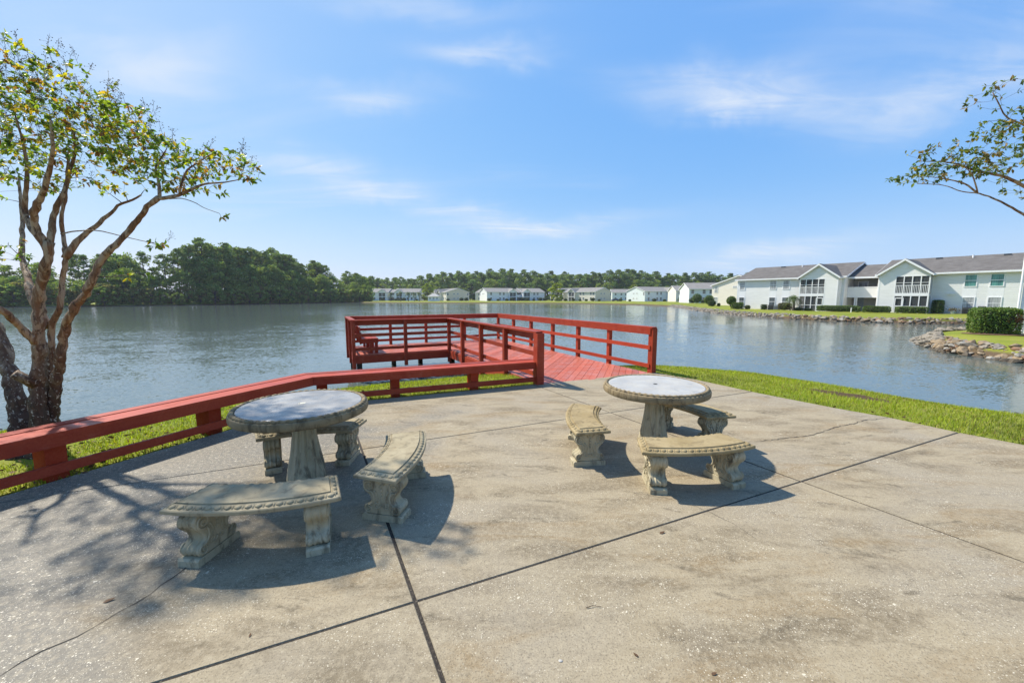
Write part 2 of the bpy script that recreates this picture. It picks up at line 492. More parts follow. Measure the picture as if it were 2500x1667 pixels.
M['twig'] = pm('twig_bark', (0.075, 0.052, 0.036), (0.13, 0.09, 0.06), 14, 0.8, bump=0.2, kind='pos')
M['bark_pine'] = pm('pine_bark', (0.085, 0.065, 0.050), (0.15, 0.12, 0.095), 2, 0.9, bump=0.3, kind='pos')
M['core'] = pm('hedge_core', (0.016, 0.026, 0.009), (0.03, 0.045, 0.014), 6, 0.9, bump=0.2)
M['white'] = pm('white_trim', (0.80, 0.79, 0.78), (0.84, 0.83, 0.82), 2, 0.5, bump=0.05)
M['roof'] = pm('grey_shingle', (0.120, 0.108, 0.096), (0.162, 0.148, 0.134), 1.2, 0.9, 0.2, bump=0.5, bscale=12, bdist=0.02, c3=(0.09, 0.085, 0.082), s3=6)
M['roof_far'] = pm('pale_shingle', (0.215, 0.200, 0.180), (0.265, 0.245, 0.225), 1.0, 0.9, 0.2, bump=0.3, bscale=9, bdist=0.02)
M['sid_grey'] = mat_siding('pale_grey_siding', (0.85, 0.83, 0.80))
M['sid_cream'] = mat_siding('cream_siding', (0.82, 0.75, 0.64))
M['sid_tan'] = mat_siding('tan_siding', (0.74, 0.63, 0.47))
M['sid_blue'] = mat_siding('pale_blue_siding', (0.72, 0.765, 0.77))
M['sid_white'] = mat_siding('white_siding', (0.85, 0.84, 0.83))
M['screen'] = mat_screen()
M['interior'] = pm('porch_interior', (0.34, 0.32, 0.30), (0.44, 0.42, 0.39), 1.0, 0.8, bump=0)
M['glass'] = mat_glass('window_glass', (0.045, 0.055, 0.062), (0.16, 0.18, 0.19))
M['glass_pale'] = mat_glass('curtained_glass', (0.22, 0.23, 0.235), (0.48, 0.49, 0.48))
M['glass_teal'] = mat_glass('teal_glass', (0.05, 0.17, 0.15), (0.12, 0.34, 0.29))
M['metal_dark'] = pm('dark_metal', (0.03, 0.032, 0.035), (0.05, 0.052, 0.055), 5, 0.5, 0.5, bump=0.05)
M['metal_grey'] = pm('grey_metal', (0.22, 0.25, 0.29), (0.28, 0.31, 0.34), 5, 0.5, 0.5, bump=0.05)
M['rock'] = [mat_stone('rock_grey', (0.20, 0.172, 0.130), (0.055, 0.044, 0.030), (0.285, 0.25, 0.20), 0.55),
             mat_stone('rock_tan', (0.225, 0.158, 0.088), (0.058, 0.041, 0.024), (0.29, 0.22, 0.14), 0.55),
             mat_stone('rock_pale', (0.27, 0.245, 0.20), (0.08, 0.066, 0.048), (0.35, 0.325, 0.28), 0.5),
             mat_stone('rock_wet', (0.075, 0.058, 0.040), (0.030, 0.023, 0.016), (0.11, 0.088, 0.06), 0.5),
             mat_stone('rock_rust', (0.22, 0.12, 0.068), (0.06, 0.038, 0.025), (0.28, 0.18, 0.11), 0.5)]
M['soil'] = pm('mulch', (0.13, 0.075, 0.045), (0.20, 0.12, 0.075), 9, 0.95, bump=0.6, kind='pos')
M['carblue'] = pm('blue_car_paint', (0.03, 0.05, 0.16), (0.035, 0.06, 0.19), 2, 0.25, 0.6, bump=0)
M['tyre'] = pm('tyre_rubber', (0.012, 0.012, 0.012), (0.02, 0.02, 0.02), 6, 0.8, bump=0)
M['bird'] = pm('bird_feather', (0.02, 0.02, 0.022), (0.04, 0.04, 0.04), 6, 0.8, bump=0)
M['ceramic'] = pm('pale_pot', (0.50, 0.58, 0.60), (0.60, 0.66, 0.67), 5, 0.35, bump=0)

# ------------------------------------------------------------------ object helpers
def tag(o, label=None, cat=None, group=None, kind=None):
    for k, v in (('label', label), ('category', cat), ('group', group), ('kind', kind)):
        if v:
            o[k] = v
    return o

def empty(name, loc=(0, 0, 0), rz=0.0):
    o = bpy.data.objects.new(name, None)
    o.empty_display_size = 0.2
    C.objects.link(o)
    o.location = loc
    o.rotation_euler = (0, 0, rz)
    return o

def link(name, me, parent=None, loc=None, rot=None, scl=None):
    o = bpy.data.objects.new(name, me)
    C.objects.link(o)
    if parent is not None:
        o.parent = parent
    if loc is not None:
        o.location = loc
    if rot is not None:
        o.rotation_euler = rot
    if scl is not None:
        o.scale = scl
    return o

def mesh(name, V, F, mat, smooth=False, col=None):
    me = bpy.data.meshes.new(name)
    if isinstance(F, np.ndarray):
        V = np.asarray(V, dtype=np.float32)
        n, k = F.shape
        me.vertices.add(len(V))
        me.vertices.foreach_set('co', V.ravel())
        me.loops.add(n * k)
        me.loops.foreach_set('vertex_index', F.astype(np.int32).ravel())
        me.polygons.add(n)
        me.polygons.foreach_set('loop_start', np.arange(0, n * k, k, dtype=np.int32))
        me.update(calc_edges=True)
    else:
        me.from_pydata([tuple(map(float, v)) for v in V], [], F)
        me.update()
    if smooth:
        me.polygons.foreach_set('use_smooth', np.ones(len(me.polygons), dtype=bool))
    if col is not None:
        at = me.color_attributes.new('col', 'FLOAT_COLOR', 'POINT')
        c4 = np.ones((len(V), 4), dtype=np.float32)
        c4[:, :3] = col
        at.data.foreach_set('color', c4.ravel())
    me.materials.append(mat)
    return me

class MB:
    """collects boxes, prisms and tubes into one mesh"""
    def __init__(self):
        self.v = []
        self.f = []
    def add(self, V, F):
        b = len(self.v)
        self.v += [tuple(map(float, p)) for p in V]
        self.f += [tuple(i + b for i in f) for f in F]
        return self
    def box(self, x0, x1, y0, y1, z0, z1):
        V = [(x, y, z) for z in (z0, z1) for x, y in ((x0, y0), (x1, y0), (x1, y1), (x0, y1))]
        return self.add(V, [(3, 2, 1, 0), (4, 5, 6, 7), (0, 1, 5, 4), (1, 2, 6, 5), (2, 3, 7, 6), (3, 0, 4, 7)])
    def prism(self, poly, axis, a, b):
        """poly in the two other axes, extruded along axis from a to b"""
        n = len(poly)
        def put(p, t):
            return {'x': (t, p[0], p[1]), 'y': (p[0], t, p[1]), 'z': (p[0], p[1], t)}[axis]
        V = [put(p, a) for p in poly] + [put(p, b) for p in poly]
        F = [tuple(range(n - 1, -1, -1)), tuple(range(n, 2 * n))]
        F += [(i, (i + 1) % n, n + (i + 1) % n, n + i) for i in range(n)]
        return self.add(V, F)
    def tube(self, pts, radii, sides=6, caps=True):
        V, F = tube_geo(pts, radii, sides, caps)
        return self.add(V, F)
    def bar(self, p0, p1, w, h, up=(0, 0, 1)):
        """rectangular bar from p0 to p1, width w sideways and height h along up"""
        p0, p1, up = map(lambda t: np.array(t, float), (p0, p1, up))
        d = p1 - p0
        d /= np.linalg.norm(d)
        s = np.cross(d, up)
        s /= np.linalg.norm(s)
        u = np.cross(s, d)
        V = [p + s * a * w / 2 + u * b * h / 2 for p in (p0, p1) for a, b in ((-1, -1), (1, -1), (1, 1), (-1, 1))]
        return self.add(V, [(0, 1, 2, 3), (7, 6, 5, 4), (0, 4, 5, 1), (1, 5, 6, 2), (2, 6, 7, 3), (3, 7, 4, 0)])
    def build(self, name, mat, parent=None, smooth=False, loc=None):
        return link(name, mesh(name, self.v, self.f, mat, smooth), parent, loc)

def tube_geo(pts, radii, sides=6, caps=True):
    pts = np.asarray(pts, float)
    n = len(pts)
    if np.isscalar(radii):
        radii = [radii] * n
    t = np.gradient(pts, axis=0)
    t /= np.linalg.norm(t, axis=1)[:, None] + 1e-9
    ref = np.array([0.3, 0.2, 1.0]) if abs(t[0][2]) < 0.8 else np.array([1.0, 0.3, 0.1])
    V = []
    for i in range(n):
        s = np.cross(t[i], ref)
        s /= np.linalg.norm(s) + 1e-9
        u = np.cross(s, t[i])
        for k in range(sides):
            a = 2 * pi * k / sides
            V.append(pts[i] + radii[i] * (cos(a) * s + sin(a) * u))
    F = [(i * sides + k, i * sides + (k + 1) % sides, (i + 1) * sides + (k + 1) % sides, (i + 1) * sides + k)
         for i in range(n - 1) for k in range(sides)]
    if caps:
        F.append(tuple(range(sides - 1, -1, -1)))
        F.append(tuple(range((n - 1) * sides, n * sides)))
    return V, F

def lathe(profile, seg=48, fn=None):
    V, F = [], []
    m = len(profile)
    for j in range(seg):
        a = 2 * pi * j / seg
        for i, (r, z) in enumerate(profile):
            rr = r + (fn(a, z, r) if fn else 0)
            V.append((rr * cos(a), rr * sin(a), z))
    for j in range(seg):
        k = (j + 1) % seg
        for i in range(m - 1):
            F.append((j * m + i, k * m + i, k * m + i + 1, j * m + i + 1))
    return V, F

def octa(sub=1):
    V = [np.array(p, float) for p in ((1, 0, 0), (-1, 0, 0), (0, 1, 0), (0, -1, 0), (0, 0, 1), (0, 0, -1))]
    F = [(0, 2, 4), (2, 1, 4), (1, 3, 4), (3, 0, 4), (2, 0, 5), (1, 2, 5), (3, 1, 5), (0, 3, 5)]
    for _ in range(sub):
        mid = {}
        NF = []
        def mp(a, b):
            k = (min(a, b), max(a, b))
            if k not in mid:
                p = V[a] + V[b]
                V.append(p / np.linalg.norm(p))
                mid[k] = len(V) - 1
            return mid[k]
        for a, b, c in F:
            ab, bc, ca = mp(a, b), mp(b, c), mp(c, a)
            NF += [(a, ab, ca), (ab, b, bc), (ca, bc, c), (ab, bc, ca)]
        F = NF
    return np.array(V), F
OV, OF = octa(1)

def ellipsoid(mb, c, r, ax=None):
    R = np.eye(3) if ax is None else np.array(ax).T
    mb.add([np.array(c) + R @ (p * np.array(r)) for p in OV], OF)

def cards(cent, size, col, rg, aspect=0.6, flat=0.0, direc=None):
    """rhombic leaf cards; cent (n,3), size (n,), col (n,3)"""
    n = len(cent)
    if direc is None:
        d = rg.normal(size=(n, 3))
    else:
        d = direc
    d = d / (np.linalg.norm(d, axis=1)[:, None] + 1e-9)
    w = rg.normal(size=(n, 3))
    w[:, 2] *= (1 - flat)
    s = np.cross(d, w)
    s[:, 2] *= (1 - flat)
    s /= np.linalg.norm(s, axis=1)[:, None] + 1e-9
    L = size[:, None]
    V = np.empty((n, 4, 3), np.float32)
    V[:, 0] = cent - d * L * 0.5
    V[:, 1] = cent + s * L * aspect * 0.5 - d * L * 0.05
    V[:, 2] = cent + d * L * 0.5
    V[:, 3] = cent - s * L * aspect * 0.5 - d * L * 0.05
    F = np.arange(n * 4, dtype=np.int32).reshape(n, 4)
    return V.reshape(-1, 3), F, np.repeat(col, 4, axis=0)

def inpoly(px, py, poly):
    inside = np.zeros(px.shape, bool)
    n = len(poly)
    for i in range(n):
        x0, y0 = poly[i]
        x1, y1 = poly[(i + 1) % n]
        c = ((y0 > py) != (y1 > py)) & (px < (x1 - x0) * (py - y0) / ((y1 - y0) if y1 != y0 else 1e-9) + x0)
        inside ^= c
    return inside

def pdist(px, py, poly):
    d = np.full(px.shape, 1e9)
    n = len(poly)
    for i in range(n):
        x0, y0 = poly[i]
        x1, y1 = poly[(i + 1) % n]
        dx, dy = x1 - x0, y1 - y0
        t = np.clip(((px - x0) * dx + (py - y0) * dy) / (dx * dx + dy * dy), 0, 1)
        d = np.minimum(d, np.hypot(px - x0 - t * dx, py - y0 - t * dy))
    return d

def sstep(t):
    t = np.clip(t, 0, 1)
    return t * t * (3 - 2 * t)

# ------------------------------------------------------------------ terrain
WATER = -0.8
LAKE = [(-60, -14), (-30, -6), (-14, 1.6), (-10.4, 4.2), (-8.3, 6.2), (-5.9, 8.0), (-4.1, 9.1), (-2.8, 9.8), (-1.2, 10.5), (0.8, 11.3),
        (3.0, 12.0), (4.3, 11.9), (5.5, 11.4), (7.0, 10.5), (7.9, 9.2), (8.4, 8.1), (8.85, 7.3), (9.4, 6.8), (11.5, 5.0), (14, 2.4), (16.5, 0.5),
        (19, 1.5), (20.2, 5.5), (20.2, 10), (20.0, 13), (19.9, 15), (20.0, 16.6), (20.2, 18), (22.0, 20.7), (24.0, 23.0), (27.0, 25.2), (31, 26.6), (38, 28.0), (50, 30.0),
        (52, 34.5), (44, 37.0), (39.4, 37.5), (37.6, 39.0), (36.2, 40.6), (34.2, 43.0), (33.0, 48), (32.6, 54), (32.8, 61), (35.5, 75), (41, 95), (45, 112), (44, 130), (36, 148),
        (22, 162), (6, 168), (-12, 170), (-28, 173), (-48, 178), (-66, 186), (-80, 194), (-84, 186), (-88, 165), (-92, 148), (-103, 128), (-110, 114),
        (-124, 100), (-142, 90), (-150, 60), (-130, 20), (-95, -10)]

def ground_z(x, y):
    x = np.asarray(x, float)
    y = np.asarray(y, float)
    sd = pdist(x, y, LAKE)
    sd = np.where(inpoly(x, y, LAKE), -sd, sd)
    r = np.hypot(x, y)
    pl = -0.03 - 0.15 * sstep((r - 12) / 10) - 0.14 * sstep((r - 26) / 20)
    land = -0.46 + (pl + 0.46) * sstep(sd / 2.5 + 0.12)
    z = np.where(sd < 0.35, -0.95 + (land + 0.95) * np.clip(sd / 0.35, 0, 1), land)
    z = np.where(sd < 0, -0.95 - np.minimum(1.4, -sd * 0.5), z)
    return z

PATIO = [(-7.4, -3.4), (9.4, -3.4), (8.6, 0.2), (7.3, 2.4), (6.12, 4.48), (5.84, 4.9), (5.55, 5.53), (5.15, 6.05), (4.54, 7.02), (3.94, 8.2), (3.32, 8.98),
         (0.60, 7.80), (-3.27, 6.16)]

def build_ground():
    def axis(lo, hi, bands):
        out = [lo]
        while out[-1] < hi:
            x = out[-1]
            st = 400
            for a, b, s in bands:
                if a <= x < b:
                    st = s
                    break
            out.append(min(x + st, hi))
        return np.array(out)
    xs = axis(-1600, 1600, [(-13, 13, .2), (-24, 45, .6), (-60, 80, 2.5), (-160, 140, 4), (-400, 400, 30)])
    ys = axis(-1600, 1800, [(-3, 15, .2), (-12, 45, .7), (-40, 120, 2.5), (-80, 215, 3.5), (-300, 480, 30)])
    X, Y = np.meshgrid(xs, ys)
    Z = ground_z(X.ravel(), Y.ravel())
    Z += np.where(np.hypot(X.ravel(), Y.ravel()) < 40, 0.006, 0.03) * rng.normal(size=Z.shape)
    pin = inpoly(X.ravel(), Y.ravel(), PATIO) & (pdist(X.ravel(), Y.ravel(), PATIO) > 0.2)
    Z = np.where(pin, Z - 0.09, Z)
    V = np.c_[X.ravel(), Y.ravel(), Z]
    nx, ny = len(xs), len(ys)
    i = np.arange(nx * ny).reshape(ny, nx)
    F = np.stack([i[:-1, :-1], i[:-1, 1:], i[1:, 1:], i[1:, :-1]], -1).reshape(-1, 4)
    o = link('ground', mesh('ground', V, F, M['lawn'], True))
    tag(o, 'lawn banks and land around the lake', 'ground', kind='structure')
build_ground()
mbw = MB().add([(-420, -120, WATER), (260, -120, WATER), (260, 330, WATER), (-420, 330, WATER)], [(0, 1, 2, 3)])
tag(mbw.build('lake_water', M['water']), 'rippled blue grey lake water', 'water', kind='structure')

# ------------------------------------------------------------------ patio of concrete slabs
F1A, F1D = np.array([-4.43, 3.60]), np.array([0.400, 0.9165])      # long left rail line
F2A, F2D = np.array([-2.06, 6.75]), np.array([0.927, 0.375])       # rail line towards the dock
F1N, F2N = np.array([0.9165, -0.400]), np.array([0.375, -0.927])
CORNER = np.array([-3.31, 6.20])
def halfplane(poly, p, n, off):
    out = []
    m = len(poly)
    f = [(q[0] - p[0]) * n[0] + (q[1] - p[1]) * n[1] - off for q in poly]
    for i in range(m):
        a, b = poly[i], poly[(i + 1) % m]
        if f[i] >= 0:
            out.append(a)
        if (f[i] >= 0) != (f[(i + 1) % m] >= 0):
            t = f[i] / (f[i] - f[(i + 1) % m])
            out.append((a[0] + (b[0] - a[0]) * t, a[1] + (b[1] - a[1]) * t))
    return out

def build_patio():
    root = empty('patio', (0, 0, 0))
    tag(root, 'speckled tan concrete patio cast in large slabs', 'patio', kind='structure')
    MB().prism([(x * 0.998, y * 0.998) for x, y in PATIO], 'z', -0.11, -0.0045).build('joint_fill', M['joint'], root)
    along = np.array([0.9135, 0.4067])
    up = np.array([-0.4067, 0.9135])
    pA, pD = np.array([-0.558, 2.072]), np.array([-0.96, 4.70])
    pB, nB = np.array([-0.642, 2.23]), np.array([0.887, 0.462])
    pC, nC = np.array([2.771, 3.556]), np.array([0.872, 0.489])
    G = 0.0065
    rows = [[(pA, -up)], [(pA, up), (pD, -up)], [(pD, up)]]
    cols = [[(pB, -nB)], [(pB, nB), (pC, -nC)], [(pC, nC)]]
    for ri, r in enumerate(rows):
        for ci, c in enumerate(cols):
            poly = PATIO
            for p, n in r:
                poly = halfplane(poly, p, n, G)
            for p, n in c:
                poly = halfplane(poly, p, n, G * (1.5 if p is pB else 1.6))
            if len(poly) < 3:
                continue
            dz = [0, 0.002, -0.001][(ri + ci) % 3] * 0.5
            mb = MB()
            n = len(poly)
            cxy = np.mean(poly, 0)
            ins = []
            for q in poly:
                v = cxy - np.array(q)
                ins.append(tuple(np.array(q) + v / np.linalg.norm(v) * 0.006))
            V = [(x, y, -0.10) for x, y in poly] + [(x, y, dz - 0.006) for x, y in poly] + [(x, y, dz) for x, y in ins]
            F = [(i, (i + 1) % n, n + (i + 1) % n, n + i) for i in range(n)] + [(n + i, n + (i + 1) % n, 2 * n + (i + 1) % n, 2 * n + i) for i in range(n)]
            F.append(tuple(range(2 * n, 3 * n)))
            mb.add(V, F)
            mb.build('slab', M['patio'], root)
    def crack(pts, w):
        P = [np.array(pts[0])]
        for a, b in zip(pts[:-1], pts[1:]):
            a, b = np.array(a), np.array(b)
            k = max(2, int(np.linalg.norm(b - a) / 0.05))
            d = (b - a) / np.linalg.norm(b - a)
            for i in range(1, k + 1):
                j = random.gauss(0, 0.008) if i < k else 0
                P.append(a + (b - a) * i / k + np.array([-d[1], d[0]]) * j)
        V, F = [], []
        for i, p in enumerate(P):
            d = P[min(i + 1, len(P) - 1)] - P[max(i - 1, 0)]
            d = d / np.linalg.norm(d)
            ww = w * random.uniform(0.25, 1.0)
            V += [(p[0] - d[1] * ww, p[1] + d[0] * ww, 0.0035), (p[0] + d[1] * ww, p[1] - d[0] * ww, 0.0035)]
            if i:
                F.append((2 * i - 2, 2 * i - 1, 2 * i + 1, 2 * i))
        MB().add(V, F).build('crack', M['crack'], root)
    crack([(2.989, 4.595), (3.379, 4.69), (3.766, 4.788), (4.046, 4.917), (4.367, 5.109), (4.759, 5.255), (5.034, 5.41), (5.5, 5.53)], 0.0075)
    crack([(-2.5, 1.35), (-2.382, 1.624), (-2.342, 1.753), (-2.258, 1.836), (-2.21, 1.97), (-2.164, 2.062), (-2.149, 2.201), (-2.124, 2.374)], 0.004)
    crack([(1.02, 3.36), (1.35, 3.25), (1.62, 3.02), (1.72, 2.86), (1.78, 2.66)], 0.0016)
    crack([(-0.15, 3.62), (0.4, 3.75), (1.0, 3.62)], 0.0014)
build_patio()

# ------------------------------------------------------------------ red rail fence / bench rail
def build_fence():
    base = (float(CORNER[0]), float(CORNER[1]), 0)
    root = empty('low_rail_fence', base)
    tag(root, 'low red wooden fence with broad plank top along the patio edge', 'fence')
    b = np.array([base[0], base[1]])
    start1 = F1A - F1D * 3.6
    corner = CORNER
    end2 = np.array([0.545, 7.80])
    def P(p, z):
        return (p[0] - b[0], p[1] - b[1], z)
    # mitre offset at the corner for an inward offset k (away from the patio)
    def cpt(k):
        A = np.array([F1N, F2N])
        r = np.array([np.dot(F1N, F1A) + k, np.dot(F2N, F2A) + k])
        return np.linalg.solve(A, r)
    TOP = 0.462
    def quadboard(name, k0, k1, z0, z1, mat, e1=0.0, e2=0.0):
        for seg in (0, 1):
            if seg == 0:
                s = F1A - F1D * 3.6
                a0, a1 = s + F1N * k0, s + F1N * k1
                c0, c1 = cpt(k0), cpt(k1)
                d = F1D
                c0, c1 = c0 - d * 0.002, c1 - d * 0.002
            else:
                s = end2 - F2N * np.dot(F2N, end2 - F2A)
                a0, a1 = cpt(k0) + F2D * 0.002, cpt(k1) + F2D * 0.002
                c0, c1 = s + F2N * k0, s + F2N * k1
            q = [a0, c0, c1, a1]
            V = [P(p, z) for z in (z0, z1) for p in q]
            MB().add(V, [(3, 2, 1, 0), (4, 5, 6, 7), (0, 1, 5, 4), (1, 2, 6, 5), (2, 3, 7, 6), (3, 0, 4, 7)]).build(name, mat, root)
    quadboard('top_plank', 0.045, -0.095, TOP - 0.038, TOP, M['red'])
    quadboard('top_plank', -0.108, -0.243, TOP - 0.042, TOP - 0.004, M['red'])
    quadboard('top_plank', -0.256, -0.391, TOP - 0.036, TOP + 0.002, M['red'])
    quadboard('fascia_board', 0.038, -0.002, TOP - 0.142, TOP - 0.040, M['red'])
    quadboard('fascia_board', -0.338, -0.376, TOP - 0.142, TOP - 0.042, M['red'])
    quadboard('lower_rail', 0.034, -0.004, 0.055, 0.148, M['red'])
    def post(p, d, n, t=0.145, k0=-0.010, k1=-0.30):
        q = [p + d * a * t / 2 + n * k for a, k in ((-1, k1), (1, k1), (1, k0), (-1, k0))]
        V = [P(x, z) for z in (-0.25, TOP - 0.041) for x in q]
        MB().add(V, [(3, 2, 1, 0), (4, 5, 6, 7), (0, 1, 5, 4), (1, 2, 6, 5), (2, 3, 7, 6), (3, 0, 4, 7)]).build('post', M['redpost'], root)
    for t in (-2.78, -1.38, 0.03, 1.44):
        post(F1A + F1D * t, F1D, F1N)
    for t in (-1.18, 0.0, 1.46):
        post(F2A + F2D * t, F2D, F2N)
build_fence()

# ------------------------------------------------------------------ dock with railings
DO = np.array([0.58, 7.82])
DN, DE = np.array([0.893, 0.450]), np.array([-0.450, 0.893])
DROT = atan2(0.450, 0.893)
def dock_world(x, y):
    return DO + DN * x + DE * y

def build_dock():
    root = empty('dock', (DO[0], DO[1], 0), DROT)
    tag(root, 'red wooden fishing dock with post and rail sides reaching over the lake', 'dock')
    W0, W1, YP, YE, XL = 0.0, 2.85, 5.95, 8.35, -3.0
    # diagonal deck boards, clipped to walkway and platform
    def boards(rect, phase):
        u, n = np.array([0.7071, 0.7071]), np.array([-0.7071, 0.7071])
        cs = [np.dot(n, p) for p in rect]
        k = math.floor(min(cs) / 0.146) - 1
        while k * 0.146 < max(cs):
            c = k * 0.146 + phase
            k += 1
            poly = [tuple(u * a + n * b) for a, b in ((-20, c), (20, c), (20, c + 0.139), (-20, c + 0.139))]
            m = len(rect)
            for i in range(m):
                a, b = np.array(rect[i]), np.array(rect[(i + 1) % m])
                d = b - a
                nn = np.array([-d[1], d[0]]) / np.linalg.norm(d)
                poly = halfplane(poly, a, nn, 0.0)
                if len(poly) < 3:
                    break
            if len(poly) < 3:
                continue
            # local frame along the board so that the grain follows it
            cc = np.mean(poly, 0)
            loc = [((p - cc) @ u, (p - cc) @ n) for p in map(np.array, poly)]
            z = random.uniform(-0.003, 0.002)
            o = MB().prism([(float(a), float(b)) for a, b in loc], 'z', -0.036, z).build('deck_board', M['deck'], root)
            o.location = (cc[0], cc[1], 0)
            o.rotation_euler = (0, 0, pi / 4)
    boards([(W0 - 0.02, -0.10), (W1 + 0.02, -0.28), (W1 + 0.02, YP), (W0 - 0.02, YP)], 0.0)
    boards([(XL, YP + 0.006), (W1 + 0.02, YP + 0.006), (W1 + 0.02, YE), (XL, YE)], 0.05)
    # skirt boards and joists
    def board(name, x0, x1, y0, y1, z0, z1, mat=M['red']):
        ln, wd = (x1 - x0, y1 - y0)
        o = MB().box(-ln / 2, ln / 2, -wd / 2, wd / 2, z0, z1).build(name, mat, root)
        o.location = ((x0 + x1) / 2, (y0 + y1) / 2, 0)
        return o
    board('skirt_board', XL, -0.055, YP - 0.04, YP - 0.002, -0.27, -0.038)
    board('skirt_board', XL - 0.04, XL - 0.002, YP, YE, -0.27, -0.038)
    board('skirt_board', XL, W1, YE + 0.002, YE + 0.04, -0.27, -0.038)
    board('skirt_board', W1 + 0.022, W1 + 0.06, 0, YE, -0.27, -0.038)
    board('skirt_board', W0 - 0.06, W0 - 0.022, 0.06, YP - 0.06, -0.27, -0.038)
    for y in (1.3, 2.9, 4.5, 6.6, 7.6):
        board('joist', (W0 if y < YP else XL) + 0.05, W1 - 0.05, y, y + 0.05, -0.26, -0.04, M['pile'])
    # posts
    def post(x, y, bot=-0.3, top=1.035, w=0.10, mat=M['red']):
        o = MB().box(-w / 2, w / 2, -w / 2, w / 2, bot, top).build('post', mat, root)
        o.location = (x, y, 0)
    XR = W1 + 0.075
    XLf = W0 - 0.075
    right = [(XR, y) for y in (-0.17, 1.32, 2.70, 4.10, 5.55, 6.95, YE + 0.055)]
    left = [(XLf, y) for y in (1.5, 3.0, 4.5)] + [(-0.055, YP - 0.055)]
    near = [(-1.5, YP - 0.055), (XL - 0.055, YP - 0.055)]
    side = [(XL - 0.055, 7.15), (XL - 0.055, YE + 0.055)]
    far = [(x, YE + 0.055) for x in (-1.55, -0.2, 1.4)]
    for x, y in right + left + near + side + far:
        post(x, y, -0.42)
    post(XLf + 0.02, -0.02, -0.2, 1.035, 0.16)
    post(XR - 0.0, -0.17, -0.2, 1.036, 0.135)
    for x, y in ((XL + 0.08, YE - 0.10), (XL + 0.10, YP + 0.12), (-0.5, YE - 0.15), (0.1, YP + 0.15), (W1 - 0.1, YP), (W1 - 0.1, YE - 0.1), (W1 - 0.1, 3.4), (0.1, 3.4), (-1.5, YE - 0.15)):
        post(x, y, -2.2, -0.06, 0.15, M['pile'])
    # rails: cap, fascia and two horizontal rails along each run (inner side of the posts)
    def run(a, b, inn):
        a, b, inn = map(lambda t: np.array(t, float), (a, b, inn))
        d = (b - a) / np.linalg.norm(b - a)
        ln = np.linalg.norm(b - a)
        ang = atan2(d[1], d[0])
        def piece(name, k, z0, z1, th, ext0=0.0, ext1=0.0):
            m = (a + b) / 2 + inn * k + d * (ext1 - ext0) / 2
            o = MB().box(-(ln + ext0 + ext1) / 2, (ln + ext0 + ext1) / 2, -th / 2, th / 2, z0, z1).build(name, M['red'], root)
            o.location = (m[0], m[1], 0)
            o.rotation_euler = (0, 0, ang)
        piece('cap_rail', 0.012, 1.036, 1.074, 0.15, 0.05, 0.05)
        piece('fascia_rail', 0.070, 0.895, 1.034, 0.036)
        piece('middle_rail', 0.070, 0.545, 0.640, 0.036, 0.0, 0.0)
        piece('lower_rail', 0.070, 0.120, 0.212, 0.036)
    run((XR, -0.17), (XR, YE + 0.0), (-1, 0))
    run((XLf, 0.0), (XLf, YP - 0.10), (1, 0))
    run((-0.10, YP - 0.055), (XL - 0.0, YP - 0.055), (0, 1))
    run((XL - 0.055, YP + 0.03), (XL - 0.055, YE + 0.0), (1, 0))
    run((XL + 0.03, YE + 0.055), (W1 - 0.0, YE + 0.055), (0, -1))
    # bench on the dock
    bp = dock_world(-2.65, 7.1)
    br = empty('dock_bench', (bp[0], bp[1], 0.0), DROT)
    tag(br, 'red slatted bench with sloping back at the left side of the dock', 'bench')
    def bb(name, V):
        V.build(name, M['red'], br)
    for i in range(3):
        MB().box(-0.17 + i * 0.175, -0.005 + i * 0.175, -0.98, 0.98, 0.43, 0.468).build('seat_plank', M['red'], br)
    for y in (-0.93, 0.0, 0.93):
        MB().box(0.24, 0.33, y - 0.045, y + 0.045, 0.002, 0.43).build('leg', M['red'], br)
        MB().box(0.08, 0.16, y - 0.045, y + 0.045, 0.002, 0.43).build('leg', M['red'], br)
        MB().box(-0.17, 0.345, y - 0.065, y - 0.046, 0.33, 0.429).build('seat_bearer', M['red'], br)
        MB().bar((-0.155, y + 0.02, 0.30), (-0.285, y + 0.02, 0.86), 0.04, 0.09, (1, 0, 0)).build('back_support', M['red'], br)
    for i in range(2):
        z = 0.60 + i * 0.17
        x = -0.115 - (z - 0.45) * 0.23
        MB().bar((x, -0.98, z), (x, 0.98, z), 0.022, 0.135, (-0.2, 0, 1)).build('back_slat', M['red'], br)
build_dock()

